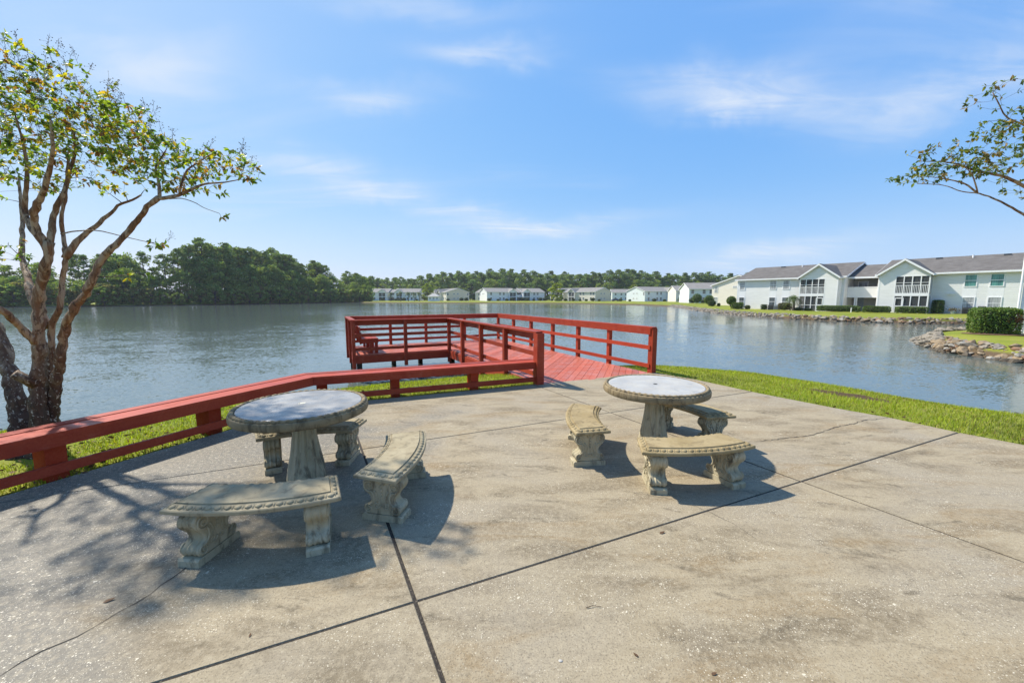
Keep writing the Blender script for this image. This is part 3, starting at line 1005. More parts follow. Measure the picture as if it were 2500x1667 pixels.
# ------------------------------------------------------------------ cast stone tables
def build_table(loc, rz, marble, label, plug):
    root = empty('stone_table', (*loc, 0.0), rz)
    tag(root, label, 'table', 'round cast stone tables')
    V, F = lathe([(0.0, 0.648), (0.50, 0.648), (0.566, 0.654), (0.584, 0.664), (0.589, 0.680), (0.589, 0.712), (0.584, 0.726), (0.574, 0.733), (0.530, 0.735)], 72)
    top = MB().add(V, F).build('tabletop', M['rimstone'], root, True)
    top.data.set_sharp_from_angle(angle=radians(35))
    V, F = [], []
    NS, MS, NL = 288, 8, 58
    for i in range(NS):
        a = 2 * pi * i / NS
        for k in range(MS):
            b = 2 * pi * k / MS
            rr = 0.0165 * (1 + 0.30 * cos(NL * a + 1.4 * b))
            R = 0.553 + 1.15 * rr * cos(b)
            V.append((R * cos(a), R * sin(a), 0.737 + rr * sin(b)))
    for i in range(NS):
        for k in range(MS):
            F.append((i * MS + k, ((i + 1) % NS) * MS + k, ((i + 1) % NS) * MS + (k + 1) % MS, i * MS + (k + 1) % MS))
    MB().add(V, F).build('rope_moulding', M['rimstone'], top, True)
    V, F = lathe([(0.0, 0.748), (0.522, 0.748), (0.529, 0.744), (0.530, 0.735)], 72)
    V += []
    mo = MB().add(V, F).build('marble_inlay', M[marble], top)
    if plug:
        V, F = lathe([(0.0, 0.7505), (0.032, 0.7505), (0.034, 0.748)], 18)
        MB().add(V, F).build('hole_plug', M['plug'], mo)
        MB().add([(-0.022 + 0.006 * cos(t), 0.006 * sin(t), 0.7515) for t in np.linspace(0, 2 * pi, 8, False)], [tuple(range(8))]).build('umbrella_hole', M['hole'], mo)
    else:
        MB().add([(0.024 * cos(t), 0.024 * sin(t), 0.7495) for t in np.linspace(0, 2 * pi, 16, False)], [tuple(range(16))]).build('umbrella_hole', M['hole'], mo)
    prof = [(a_ * 0.88, b_) for a_, b_ in [(0.0, 0.0), (0.196, 0.0), (0.198, 0.02), (0.192, 0.05), (0.182, 0.09), (0.168, 0.15), (0.150, 0.23), (0.132, 0.32), (0.116, 0.42), (0.105, 0.52), (0.100, 0.58), (0.104, 0.61), (0.112, 0.63), (0.118, 0.650)]]
    def fold(a, z, r):
        if z < 0.03:
            return 0
        k = min(1, (z - 0.03) / 0.1) * (1 if z < 0.6 else max(0.3, (0.69 - z) / 0.09))
        return k * (0.0085 * sin(11 * a + 2.2 * z + 0.8 * sin(3 * a)) + 0.0055 * sin(23 * a - 3 * z)) if r > 0 else 0
    V, F = lathe(prof, 120, fold)
    MB().add(V, F).build('pedestal', M['legstone'], root, True)

build_table((-2.0, 3.62), 0.4, 'marble_grey', 'round stone table with blue grey marble top by the red fence', True)
build_table((1.67, 4.45), 1.3, 'marble_white', 'round stone table with white marble top near the dock entrance', False)

# ------------------------------------------------------------------ cast stone benches
RO, RI, HALF = 1.70, 1.32, math.asin(0.555 / 1.70)
def seat_loop(o, z, n=22):
    """outer arc then inner arc, inset by o"""
    out, inn = [], []
    ro, ri = RO - o, RI + o
    for arr, r in ((out, ro), (inn, ri)):
        h = HALF - o / r
        for i in range(n + 1):
            a = pi / 2 + h - 2 * h * i / n
            arr.append((r * cos(a), r * sin(a), z))
    return out, inn

def make_bench_meshes():
    n = 22
    loops = [(0.012, 0.358), (0.0, 0.366), (0.0, 0.386), (0.006, 0.392), (0.012, 0.392), (0.052, 0.413), (0.054, 0.408), (0.060, 0.408), (0.063, 0.419)]
    V, F = [], []
    m = n + 1
    for o, z in loops:
        a, b = seat_loop(o, z)
        V += a + b[::-1]
    L = 2 * m
    for j in range(len(loops) - 1):
        for i in range(L):
            k = (i + 1) % L
            F.append((j * L + i, (j + 1) * L + i, (j + 1) * L + k, j * L + k))
    for j, rev in ((0, True), (len(loops) - 1, False)):
        for i in range(n):
            q = (j * L + i, j * L + i + 1, j * L + L - 2 - i, j * L + L - 1 - i)
            F.append(q[::-1] if not rev else q)
    seat = mesh('seat', V, F, M['seatstone'], True)
    seat.set_sharp_from_angle(angle=radians(28))
    # egg and dart band
    mb = MB()
    def eggs(path):
        P = np.array(path)
        seg = np.linalg.norm(np.diff(P, axis=0), axis=1)
        cum = np.r_[0, np.cumsum(seg)]
        k = max(2, int(round(cum[-1] / 0.062)))
        for i in range(k):
            s = (i + 0.5) * cum[-1] / k
            p = np.array([np.interp(s, cum, P[:, c]) for c in range(3)])
            q = np.array([np.interp(s + 0.01, cum, P[:, c]) for c in range(3)])
            t = (q - p) / (np.linalg.norm(q - p) + 1e-9)
            cen = np.array([0, (RO + RI) / 2, p[2]])
            inw = np.cross([0, 0, 1.0], t)
            if np.dot(inw, cen - p) < 0:
                inw = -inw
            sl = inw * 0.885 + np.array([0, 0, 0.466])
            nn = np.cross(t, sl)
            if nn[2] < 0:
                nn = -nn
            ellipsoid(mb, p + nn * 0.001, (0.0235, 0.0175, 0.0085), (t, sl, nn))
            for sgn in (-1, 1):
                c2 = p + t * sgn * 0.029
                ellipsoid(mb, c2, (0.0035, 0.018, 0.005), (t, sl, nn))
    a, b = seat_loop(0.032, 0.4015)
    eggs(a)
    eggs(b)
    eggs([a[0], b[0]])
    eggs([a[-1], b[-1]])
    mould = mesh('egg_moulding', mb.v, mb.f, M['seatstone'], True)
    # leg: scroll profile extruded across, with fluted ends
    half = [(0.130, 0.052), (0.146, 0.066), (0.154, 0.088), (0.150, 0.110), (0.132, 0.126), (0.108, 0.136), (0.094, 0.150), (0.092, 0.170), (0.102, 0.196),
            (0.124, 0.222), (0.148, 0.248), (0.163, 0.276), (0.164, 0.304), (0.152, 0.328), (0.134, 0.340), (0.134, 0.360)]
    prof = half + [(-x, z) for x, z in half[::-1]]
    ts = np.array([-0.066, -0.060, -0.046, -0.032, -0.020, -0.008, 0.008, 0.020, 0.032, 0.046, 0.060, 0.066])
    off = np.array([-0.006, 0.0, 0.0, -0.008, 0.0, -0.008, -0.008, 0.0, -0.008, 0.0, 0.0, -0.006])
    np_ = len(prof)
    P = np.array(prof)
    tang = np.roll(P, -1, 0) - np.roll(P, 1, 0)
    nor = np.c_[tang[:, 1], -tang[:, 0]]
    nor /= np.linalg.norm(nor, axis=1)[:, None]
    V, F = [], []
    for t, o in zip(ts, off):
        for i in range(np_):
            q = P[i] + nor[i] * o
            V.append((t, q[0], max(0.05, q[1])))
    K = len(ts)
    for k in range(K - 1):
        for i in range(np_):
            j = (i + 1) % np_
            F.append((k * np_ + i, k * np_ + j, (k + 1) * np_ + j, (k + 1) * np_ + i))
    F.append(tuple(range(np_ - 1, -1, -1)))
    F.append(tuple((K - 1) * np_ + i for i in range(np_)))
    leg = mesh('leg', V, F, M['legstone'], True)
    leg.set_sharp_from_angle(angle=radians(40))
    pl = MB()
    pl.prism([(-0.172, -0.0), (0.172, 0.0), (0.172, 0.040), (0.160, 0.053), (-0.160, 0.053), (-0.172, 0.040)], 'x', -0.074, 0.074)
    plinth = mesh('plinth', pl.v, pl.f, M['legstone'])
    # scroll relief on the two broad faces
    rl = MB()
    for sx in (1,):
        X = sx * 0.0685
        for sy in (-1, 1):
            def sp(cy, cz, r0, turns, a0, dirn, rad):
                pts, rr = [], []
                N = int(26 * turns)
                for i in range(N + 1):
                    f = i / N
                    r = r0 * (1 - f) + 0.006
                    a = a0 + dirn * 2 * pi * turns * f
                    pts.append((X, sy * (cy + r * cos(a)), cz + r * sin(a)))
                    rr.append(1.35 * rad * (1 - 0.45 * f))
                rl.tube(pts, rr, 5)
            sp(0.104, 0.284, 0.044, 1.9, -1.9, 1, 0.0070)
            sp(0.113, 0.096, 0.030, 1.6, 1.4, -1, 0.0060)
            sp(0.042, 0.128, 0.024, 1.3, 3.0, 1, 0.0050)
            # S band joining the volutes
            rl.tube([(X, sy * y, z) for y, z in ((0.090, 0.243), (0.072, 0.215), (0.066, 0.180), (0.076, 0.150), (0.098, 0.128), (0.122, 0.126))], [0.0085] * 6, 5)
            rl.tube([(X, sy * y, z) for y, z in ((0.060, 0.250), (0.042, 0.215), (0.030, 0.180), (0.040, 0.150))], [0.008, 0.007, 0.0055, 0.004], 5)
            rl.tube([(X, sy * y, z) for y, z in ((0.020, 0.300), (0.040, 0.330), (0.060, 0.336))], [0.007, 0.006, 0.004], 5)
        for cz, r in ((0.255, 0.016), (0.225, 0.013), (0.198, 0.010), (0.285, 0.012)):
            ellipsoid(rl, (X, 0, cz), (0.010, r * 0.85, r * 1.1))
    relief = mesh('scroll_relief', rl.v, rl.f, M['legstone'], True)
    return seat, mould, leg, plinth, relief
BM = make_bench_meshes()
BMG = [BM[0].copy(), BM[1].copy()]
for m_ in BMG:
    m_.materials[0] = M['seatgrey']

def build_bench(mid, outward, label, grey=False):
    """mid = middle of the outer chord, outward = unit vector away from the table"""
    ow = np.array(outward, float)
    ow /= np.linalg.norm(ow)
    cen = np.array(mid) - ow * RO * cos(HALF)
    rz = atan2(ow[1], ow[0]) - pi / 2
    base = cen + ow * (RO + RI) / 2
    root = empty('curved_stone_bench', (base[0], base[1], 0), rz)
    tag(root, label, 'bench', 'curved stone benches round the tables')
    off = (0, -(RO + RI) / 2, 0)
    s = link('seat', (BMG if grey else BM)[0], root, off)
    link('egg_moulding', (BMG if grey else BM)[1], s)
    for sg in (-1, 1):
        a = pi / 2 - sg * radians(13.6)
        r = 1.515
        lg = link('leg', BM[2], root, (r * cos(a), r * sin(a) - (RO + RI) / 2, 0), (0, 0, a - pi / 2 + random.uniform(-0.03, 0.03)))
        link('plinth', BM[3], lg)
        link('scroll_relief', BM[4], lg)
        link('scroll_relief', BM[4], lg, None, (0, 0, pi))

build_bench((-1.721, 2.449), (0.156, -0.988), 'weathered curved stone bench in the left foreground, closest to the camera', True)
build_bench((-0.883, 3.314), (0.998, 0.03), 'curved stone bench on the right side of the grey marble table', True)
build_bench((-2.057 - 0.297 * 0.358, 3.748 + 0.955 * 0.358), (-0.297, 0.955), 'curved stone bench half hidden behind the grey marble table', True)
build_bench((0.709, 4.338), (-0.993, 0.113), 'tan curved stone bench on the left side of the white marble table')
build_bench((1.702, 3.387), (0.138, -0.99), 'tan curved stone bench in front of the white marble table')
build_bench((2.326, 4.86), (0.875, 0.485), 'curved stone bench behind the white marble table toward the lawn')

# ------------------------------------------------------------------ apartment buildings
def apartment(name, label, org, rz, z0, length, sid, roof, wings, gables=(), windows=(), endL=(), endR=(), endsid=None,
              depth=14.5, eave=5.2, ridge=7.5, detail=True, breeze=None, group=None):
    """x along the front, y inward, z up. wings: list of (x0, x1); gables: (x0, x1, open0, open1, open1_is_corner)"""
    root = empty(name, (org[0], org[1], z0), rz)
    tag(root, label, 'building', group)
    sm, rm, wm = M[sid], M[roof], M['white']
    hy = depth / 2
    sl = (ridge - eave) / hy
    for x0, x1 in wings:
        MB().prism([(0, -0.6), (depth, -0.6), (depth, eave), (hy, ridge), (0, eave)], 'x', x0, x1).build('wall', sm, root)
        r = MB()
        ov, th = 0.42, 0.13
        for s in (0, 1):
            def yy(v):
                return v if s == 0 else depth - v
            poly = [(yy(-ov), eave - ov * sl + 0.02), (yy(hy), ridge + 0.02), (yy(hy), ridge + 0.02 + th), (yy(-ov), eave - ov * sl + 0.02 + th)]
            if s:
                poly = poly[::-1]
            r.prism(poly, 'x', x0 - 0.30, x1 + 0.30)
        ro = r.build('roof', rm, root)
        # eave fascia and rake boards
        MB().box(x0 - 0.31, x1 + 0.31, -ov - 0.035, -ov - 0.003, eave - ov * sl - 0.06, eave - ov * sl + 0.16).build('eave_fascia', wm, ro)
        for xe in (x0 - 0.335, x1 + 0.305):
            q = MB()
            for s in (0, 1):
                def yy(v):
                    return v if s == 0 else depth - v
                poly = [(yy(-ov), eave - ov * sl - 0.10), (yy(hy), ridge - 0.10), (yy(hy), ridge + 0.13), (yy(-ov), eave - ov * sl + 0.13)]
                q.prism(poly if s == 0 else poly[::-1], 'x', xe, xe + 0.03)
            q.build('rake_board', wm, ro)
        for xe in (x0 - 0.012, x1 - 0.138):
            MB().box(xe, xe + 0.15, -0.014, -0.002, -0.3, eave - 0.03).build('corner_board', wm, root)
            MB().box(xe if xe < x0 else xe + 0.138 + 0.0, (xe + 0.010) if xe < x0 else xe + 0.150, -0.001, 0.15, -0.3, eave - 0.03).build('corner_board', wm, root)
        if detail:
            for f in (0.3, 0.68):
                xv = x0 + (x1 - x0) * f
                MB().box(xv - 0.3, xv + 0.3, hy - 0.9, hy - 0.5, ridge - 0.9 * sl + 0.12, ridge - 0.5 * sl + 0.24).build('roof_vent', M['metal_dark'], ro)
            xv = x0 + (x1 - x0) * 0.5
            MB().tube([(xv, hy - 1.1, ridge - 1.1 * sl), (xv, hy - 1.1, ridge - 1.1 * sl + 0.5)], 0.09, 8).build('vent_pipe', wm, ro)
    if breeze:
        b0, b1 = breeze
        yb = 1.5
        e2 = eave - 0.28
        MB().box(b0, b1, yb + 2.6, depth - 2, -0.6, e2).build('wall', M['interior'], root)
        MB().box(b0 - 0.0, b1, yb, yb + 0.12, 2.05, 3.55).build('balcony_front', sm, root)
        MB().box(b0, b1, yb + 0.13, yb + 2.6, 2.05, 2.20).build('balcony_floor', wm, root)
        MB().box(b0, b1, yb - 0.03, yb - 0.005, 3.50, 3.60).build('balcony_rail', wm, root)
        MB().box(b0, b1, yb - 0.03, yb - 0.005, 2.02, 2.12).build('balcony_rail', wm, root)
        for xx in (b0 + 0.9, b0 + 1.1):
            MB().box(xx, xx + 0.14, yb + 0.02, yb + 0.16, -0.5, 2.04).build('column', wm, root)
        wv = MB().box(b0 + 0.55, b0 + 1.75, yb + 2.55, yb + 2.595, 3.2, 4.5).build('window', wm, root)
        MB().box(b0 + 0.65, b0 + 1.65, yb + 2.53, yb + 2.548, 3.3, 4.4).build('pane', M['glass'], wv)
        dv = MB().box(b0 + 0.4, b0 + 1.4, yb + 2.55, yb + 2.595, 0.0, 2.0).build('door', M['metal_grey'], root)
        r = MB()
        e2y = yb - 0.4
        rz2 = ridge - 0.5
        r.prism([(e2y, e2), (hy, rz2), (hy, rz2 + 0.13), (e2y, e2 + 0.13)], 'x', b0 - 0.05, b1 + 0.05)
        r.prism([(depth + 0.3, e2), (depth + 0.3, e2 + 0.13), (hy, rz2 + 0.13), (hy, rz2)], 'x', b0 - 0.05, b1 + 0.05)
        ro = r.build('roof', rm, root)
        MB().box(b0, b1, e2y - 0.035, e2y - 0.003, e2 - 0.10, e2 + 0.15).build('eave_fascia', wm, ro)
    PR = 1.5
    for x0, x1, p0, p1 in gables:
        w = x1 - x0
        xm = (x0 + x1) / 2
        gz = eave + 1.80
        e1 = eave - 0.06
        gs = (gz - e1) / (w / 2)
        zt, zm0, zm1 = 4.92, 2.22, 2.62
        # solid front parts round the two open porches
        g = MB()
        if p0 - x0 > 0.15:
            g.box(x0, p0, -PR, -PR + 0.15, -0.6, zt)
        if x1 - p1 > 0.15:
            g.box(p1, x1, -PR, -PR + 0.15, -0.6, zt)
        g.prism([(x0, zt + 0.001), (x1, zt + 0.001), (x1, e1), (xm, gz), (x0, e1)], 'y', -PR, -PR + 0.15)
        for xs_, openside in ((x0, p0 - x0 < 0.15), (x1 - 0.15, x1 - p1 < 0.15)):
            if not openside:
                g.box(xs_ + 0.001, xs_ + 0.149, -PR + 0.151, 0.0, -0.6, zt - 0.001)
        g.build('porch_wall', sm, root)
        MB().box(p0, p1, -PR - 0.02, -PR + 0.13, zm0, zm1).build('floor_band', wm, root)
        MB().box(p0, p1, -PR - 0.015, -PR + 0.13, zt - 0.12, zt).build('head_band', wm, root)
        MB().box(x0 + 0.16, x1 - 0.16, -PR + 0.16, -0.01, zm0 + 0.05, zm1 - 0.15).build('porch_floor', wm, root)
        MB().box(x0 + 0.16, x1 - 0.16, -0.06, -0.012, -0.3, zm0).build('porch_back', M['interior'], root)
        MB().box(x0 + 0.16, x1 - 0.16, -0.06, -0.012, zm1 - 0.14, zt).build('porch_back', M['interior'], root)
        for zz0 in (0.0, zm1):
            MB().box(p0 + 0.5, p0 + 1.5, -0.10, -0.062, zz0, zz0 + 2.05).build('sliding_door', M['glass'], root)
            MB().box(p0 + 1.56, p0 + 2.5, -0.10, -0.062, zz0, zz0 + 2.05).build('sliding_door', M['glass_pale'], root)
        nb = 4 if detail else 2
        for zl, zh, rail in ((zm1, zt - 0.12, True), (-0.15, zm0, False)):
            sp = (p1 - p0) / nb
            for i in range(nb + 1):
                xp = p0 + i * sp
                ww = 0.10 if detail else 0.2
                MB().box(xp - ww / 2, xp + ww / 2, -PR - 0.012, -PR + 0.09, zl, zh).build('porch_post', wm, root)
            for i in range(nb):
                xa, xb = p0 + i * sp + 0.05, p0 + (i + 1) * sp - 0.05
                MB().box(xa, xb, -PR + 0.055, -PR + 0.065, zl, zh).build('screen', M['screen'], root)
            MB().box(p0, p1, -PR - 0.005, -PR + 0.05, zl + 0.98, zl + 1.05).build('screen_rail', wm, root)
            if rail and detail:
                q = MB()
                xx = p0 + 0.12
                while xx < p1:
                    q.box(xx, xx + 0.045, -PR + 0.01, -PR + 0.04, zl, zl + 0.98)
                    xx += 0.16
                q.build('baluster_row', wm, root)
                for i in range(nb):
                    MB().box(p0 + i * sp, p0 + (i + 1) * sp, -PR - 0.008, -PR + 0.04, zh - 0.85, zh - 0.80).build('screen_rail', wm, root)
            if detail and x1 - p1 < 0.15:
                # open return side
                MB().box(x1 - 0.06, x1 - 0.05, -PR + 0.10, -0.02, zl, zh).build('screen', M['screen'], root)
                for yp in (-PR + 0.72, -0.06):
                    MB().box(x1 - 0.10, x1 + 0.01, yp - 0.05, yp + 0.05, zl, zh).build('porch_post', wm, root)
            elif detail and p0 - x0 < 0.15:
                MB().box(x0 + 0.05, x0 + 0.06, -PR + 0.10, -0.02, zl, zh).build('screen', M['screen'], root)
        if detail:
            # white screen door on the lower porch
            xd = (p0 + 0.08) if x1 - p1 < 0.15 else (p1 - 0.95)
            d = MB()
            for a in ((xd, xd + 0.10, -0.2, 2.0), (xd + 0.78, xd + 0.88, -0.2, 2.0), (xd, xd + 0.88, 1.90, 2.02), (xd, xd + 0.88, 0.82, 0.95), (xd, xd + 0.88, -0.25, 0.05)):
                d.box(a[0], a[1], -PR - 0.035, -PR - 0.013, a[2], a[3])
            d.build('screen_door', wm, root)
        for xs_, so in ((x0 - 0.012, 0), (x1 - 0.13, 1)):
            MB().box(xs_, xs_ + 0.142, -PR - 0.016, -PR - 0.003, -0.3, e1).build('corner_board', wm, root)
        # roof of the porch gable
        r = MB()
        ov = 0.3
        yb = (gz - eave) / sl + 0.15
        for s in (-1, 1):
            poly = [(xm + s * (w / 2 + ov), e1 - ov * gs + 0.03), (xm, gz + 0.03), (xm, gz + 0.16), (xm + s * (w / 2 + ov), e1 - ov * gs + 0.16)]
            r.prism(poly if s > 0 else poly[::-1], 'y', -PR - 0.38, yb)
        ro = r.build('porch_roof', rm, root)
        q = MB()
        for s in (-1, 1):
            poly = [(xm + s * (w / 2 + ov), e1 - ov * gs - 0.10), (xm, gz - 0.12), (xm, gz + 0.15), (xm + s * (w / 2 + ov), e1 - ov * gs + 0.15)]
            q.prism(poly if s > 0 else poly[::-1], 'y', -PR - 0.415, -PR - 0.383)
        q.build('rake_board', wm, ro)
        for s in (-1, 1):
            xa = xm + s * (w / 2 + ov)
            MB().box(xa - 0.015, xa + 0.015, -PR - 0.38, 0.3, e1 - ov * gs - 0.05, e1 - ov * gs + 0.15).build('eave_fascia', wm, ro)
        if detail:
            V = [(xm + 0.32 * cos(t), -PR - dy, gz - 0.82 + 0.32 * sin(t)) for dy in (0.05, 0.003) for t in np.linspace(0, 2 * pi, 16, False)]
            MB().add(V, [tuple(range(16))] + [(i, i + 16, (i + 1) % 16 + 16, (i + 1) % 16) for i in range(16)]).build('round_vent', wm, root)
    def window(xc, zb, w, h, glass, face='f', mull=False):
        q = MB()
        if face == 'f':
            f = lambda a, b, c, d, y0, y1: (a, b, y0, y1, c, d)
            Y0 = -0.045
        def bx(mb, a, b, c, d, n0, n1):
            if face == 'f':
                mb.box(a, b, n0 * -1, n1 * -1, c, d)
            elif face == 'L':
                mb.box(-n0, -n1, a, b, c, d)
            else:
                mb.box(length + n1, length + n0, a, b, c, d)
        t = 0.09
        for a in ((xc - w / 2 - t, xc - w / 2, zb - t, zb + h + t), (xc + w / 2, xc + w / 2 + t, zb - t, zb + h + t), (xc - w / 2, xc + w / 2, zb + h, zb + h + t), (xc - w / 2, xc + w / 2, zb - t, zb), (xc - w / 2, xc + w / 2, zb + h * 0.48, zb + h * 0.48 + 0.07)):
            bx(q, *a, 0.055, 0.010)
        o = q.build('window', wm, root)
        for z_, h_ in ((zb, h * 0.48), (zb + h * 0.48 + 0.07, h * 0.52 - 0.07)):
            p = MB()
            bx(p, xc - w / 2, xc + w / 2, z_, z_ + h_, 0.030, 0.008)
            p.build('pane', glass, o)
    for wdef in windows:
        xc, w, g_up, g_lo = wdef
        if detail:
            MB().box(xc - w / 2 - 0.14, xc + w / 2 + 0.14, -0.0065, -0.002, 0.2, eave - 0.1).build('trim_panel', wm, root)
        window(xc, 3.42, w, 1.38, M[g_up])
        window(xc, 0.62, w, 1.40, M[g_lo])
    for side, lst in (('L', endL), ('R', endR)):
        for yc, zb, w, h, g in lst:
            window(yc, zb, w, h, M[g], side)
    if endsid:
        e = M[endsid]
        for xe in (-0.006, length + 0.002):
            MB().prism([(0.16, -0.6), (depth - 0.16, -0.6), (depth - 0.16, eave - 0.05), (hy, ridge - 0.12), (0.16, eave - 0.05)], 'x', xe, xe + 0.004).build('end_cladding', e, root)
    return root

AROT = atan2(-0.824, 0.567)
A0 = np.array([41.0, 71.4])
AX, AY = np.array([0.567, -0.824]), np.array([0.824, 0.567])
def aw(s, d=0.0):
    """plan point: s along the grey building's front, d out towards the water"""
    p = A0 + AX * s - AY * d
    return float(p[0]), float(p[1])
apartment('apartment_building', 'pale grey two storey apartment building with two screened porch gables beside the water', A0, AROT, -0.30, 34.8, 'sid_grey', 'roof',
          [(0, 15.35), (19.1, 34.8)], [(10.15, 15.0, 10.2, 13.4), (19.5, 24.45, 21.2, 24.40)],
          [(0.86, 0.80, 'glass_pale', 'glass'), (5.8, 0.86, 'glass_pale', 'glass'), (7.76, 0.86, 'glass_pale', 'glass'), (27.67, 0.90, 'glass_teal', 'glass_pale'), (29.73, 0.95, 'glass_teal', 'glass_pale'), (33.6, 0.9, 'glass_pale', 'glass')],
          breeze=(15.36, 19.09))
apartment('apartment_building', 'cream apartment building with tall gable end peeking out behind the grey one', (61.0, 92.9), radians(30), -0.30, 26, 'sid_cream', 'roof', [(0, 26)],
          windows=[(4, 0.9, 'glass', 'glass')], endL=[(13.3, 3.35, 0.85, 1.5, 'glass_pale'), (13.3, 0.55, 0.85, 1.5, 'glass_pale'), (8.3, 4.5, 1.1, 0.4, 'glass_pale'), (6.3, 4.5, 1.1, 0.4, 'glass_pale')])
Dm = empty('apartment_building', (28.02, 21.5, -0.2), radians(-55))
tag(Dm, 'white sided building corner with downspout behind the big clipped hedge', 'building')
MB().box(0, 12, 0, 10, -0.3, 5.6).build('wall', M['sid_white'], Dm)
MB().box(-0.012, 0.16, -0.016, -0.002, -0.1, 5.5).build('corner_board', M['white'], Dm)
MB().box(-0.016, -0.002, -0.016, 0.16, -0.1, 5.5).build('corner_board', M['white'], Dm)
MB().box(0.02, 12.5, 0.02, 10.5, 5.601, 5.85).build('roof', M['roof'], Dm)
MB().tube([(-0.09, -0.05, 5.5), (-0.09, -0.05, 0.12), (-0.20, -0.20, 0.04), (-0.36, -0.42, 0.01)], 0.045, 8).build('downspout', M['white'], Dm)

# across the lake
def win(*xs):
    return [(x, 1.0, 'glass', 'glass') for x in xs]
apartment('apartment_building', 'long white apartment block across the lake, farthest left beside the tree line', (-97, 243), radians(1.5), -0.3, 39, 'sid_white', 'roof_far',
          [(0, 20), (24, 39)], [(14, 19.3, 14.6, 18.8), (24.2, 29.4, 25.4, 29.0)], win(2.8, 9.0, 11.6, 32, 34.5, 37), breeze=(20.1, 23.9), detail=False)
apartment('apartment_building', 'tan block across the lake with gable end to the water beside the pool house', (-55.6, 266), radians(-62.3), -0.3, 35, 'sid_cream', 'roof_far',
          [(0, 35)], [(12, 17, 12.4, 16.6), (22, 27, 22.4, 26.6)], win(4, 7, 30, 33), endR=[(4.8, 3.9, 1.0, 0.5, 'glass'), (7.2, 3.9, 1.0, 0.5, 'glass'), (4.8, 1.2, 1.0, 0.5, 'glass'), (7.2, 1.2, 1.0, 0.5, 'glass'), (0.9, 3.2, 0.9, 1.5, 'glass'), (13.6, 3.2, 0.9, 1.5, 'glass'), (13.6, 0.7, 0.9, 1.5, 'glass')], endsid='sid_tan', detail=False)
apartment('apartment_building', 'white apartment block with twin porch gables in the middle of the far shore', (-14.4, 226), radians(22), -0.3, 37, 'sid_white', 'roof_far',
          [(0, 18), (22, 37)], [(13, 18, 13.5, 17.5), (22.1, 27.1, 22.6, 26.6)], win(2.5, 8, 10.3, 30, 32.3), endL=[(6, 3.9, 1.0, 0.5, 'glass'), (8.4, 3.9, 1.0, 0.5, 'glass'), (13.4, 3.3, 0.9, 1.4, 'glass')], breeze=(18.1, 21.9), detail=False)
apartment('apartment_building', 'small pale block partly hidden between two far shore buildings, right of the tan gable', (-24.5, 262), radians(-30), -0.3, 16, 'sid_cream', 'roof_far',
          [(0, 16)], (), win(3, 6, 10), detail=False, depth=12)
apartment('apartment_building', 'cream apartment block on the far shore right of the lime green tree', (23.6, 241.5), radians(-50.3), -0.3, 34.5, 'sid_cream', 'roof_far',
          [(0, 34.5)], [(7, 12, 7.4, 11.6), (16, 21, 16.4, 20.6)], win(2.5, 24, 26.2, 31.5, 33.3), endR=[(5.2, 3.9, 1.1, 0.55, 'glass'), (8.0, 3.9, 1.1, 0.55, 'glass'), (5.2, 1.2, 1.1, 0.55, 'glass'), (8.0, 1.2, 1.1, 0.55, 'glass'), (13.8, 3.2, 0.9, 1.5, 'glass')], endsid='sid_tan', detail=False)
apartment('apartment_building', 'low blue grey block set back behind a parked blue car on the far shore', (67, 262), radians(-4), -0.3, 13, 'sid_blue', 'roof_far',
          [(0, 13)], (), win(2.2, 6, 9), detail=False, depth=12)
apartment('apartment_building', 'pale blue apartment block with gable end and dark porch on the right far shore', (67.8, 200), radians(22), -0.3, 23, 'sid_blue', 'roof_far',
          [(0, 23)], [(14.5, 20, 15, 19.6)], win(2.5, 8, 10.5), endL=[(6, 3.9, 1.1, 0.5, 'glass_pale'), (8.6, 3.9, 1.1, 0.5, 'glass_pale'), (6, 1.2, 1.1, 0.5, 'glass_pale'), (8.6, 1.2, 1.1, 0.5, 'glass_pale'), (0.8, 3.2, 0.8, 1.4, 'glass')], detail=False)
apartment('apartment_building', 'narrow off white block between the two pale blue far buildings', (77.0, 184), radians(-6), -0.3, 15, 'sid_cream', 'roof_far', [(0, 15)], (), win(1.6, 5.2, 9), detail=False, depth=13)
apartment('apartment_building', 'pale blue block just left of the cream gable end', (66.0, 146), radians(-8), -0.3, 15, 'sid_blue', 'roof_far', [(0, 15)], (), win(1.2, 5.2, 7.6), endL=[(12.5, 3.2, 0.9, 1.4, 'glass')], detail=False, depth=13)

def pool_house():
    r = empty('pool_house', (-45.5, 212, -0.3))
    tag(r, 'small white pool house with low hipped roof among palms across the lake', 'building')
    MB().box(0, 5.6, 0, 5, 0, 2.5).build('wall', M['white'], r)
    MB().add([(-0.5, -0.5, 2.5), (6.1, -0.5, 2.5), (6.1, 5.5, 2.5), (-0.5, 5.5, 2.5), (2.0, 2.5, 4.2), (3.6, 2.5, 4.2)], [(0, 1, 5, 4), (1, 2, 5), (2, 3, 4, 5), (3, 0, 4), (3, 2, 1, 0)]).build('roof', M['marble_white'], r)
    for x in (0.7, 2.6, 4.5):
        MB().box(x, x + 0.8, -0.04, -0.005, 0.5, 2.1).build('window', M['glass_pale'], r)
    MB().box(-0.1, 5.7, -0.12, -0.05, 0.0, 0.9).build('railing', M['white'], r)
pool_house()

# ------------------------------------------------------------------ stones along the shores
ROCKS = []
for k in range(7):
    rg = np.random.default_rng(100 + k)
    V = OV * np.array([1.0, rg.uniform(0.6, 0.85), rg.uniform(0.42, 0.62)])
    V = V * (1 + rg.normal(0, 0.13, size=(len(V), 1))) + rg.normal(0, 0.05, size=V.shape)
    ROCKS.append([mesh('stone', V, OF, M['rock'][c]) for c in range(5)])

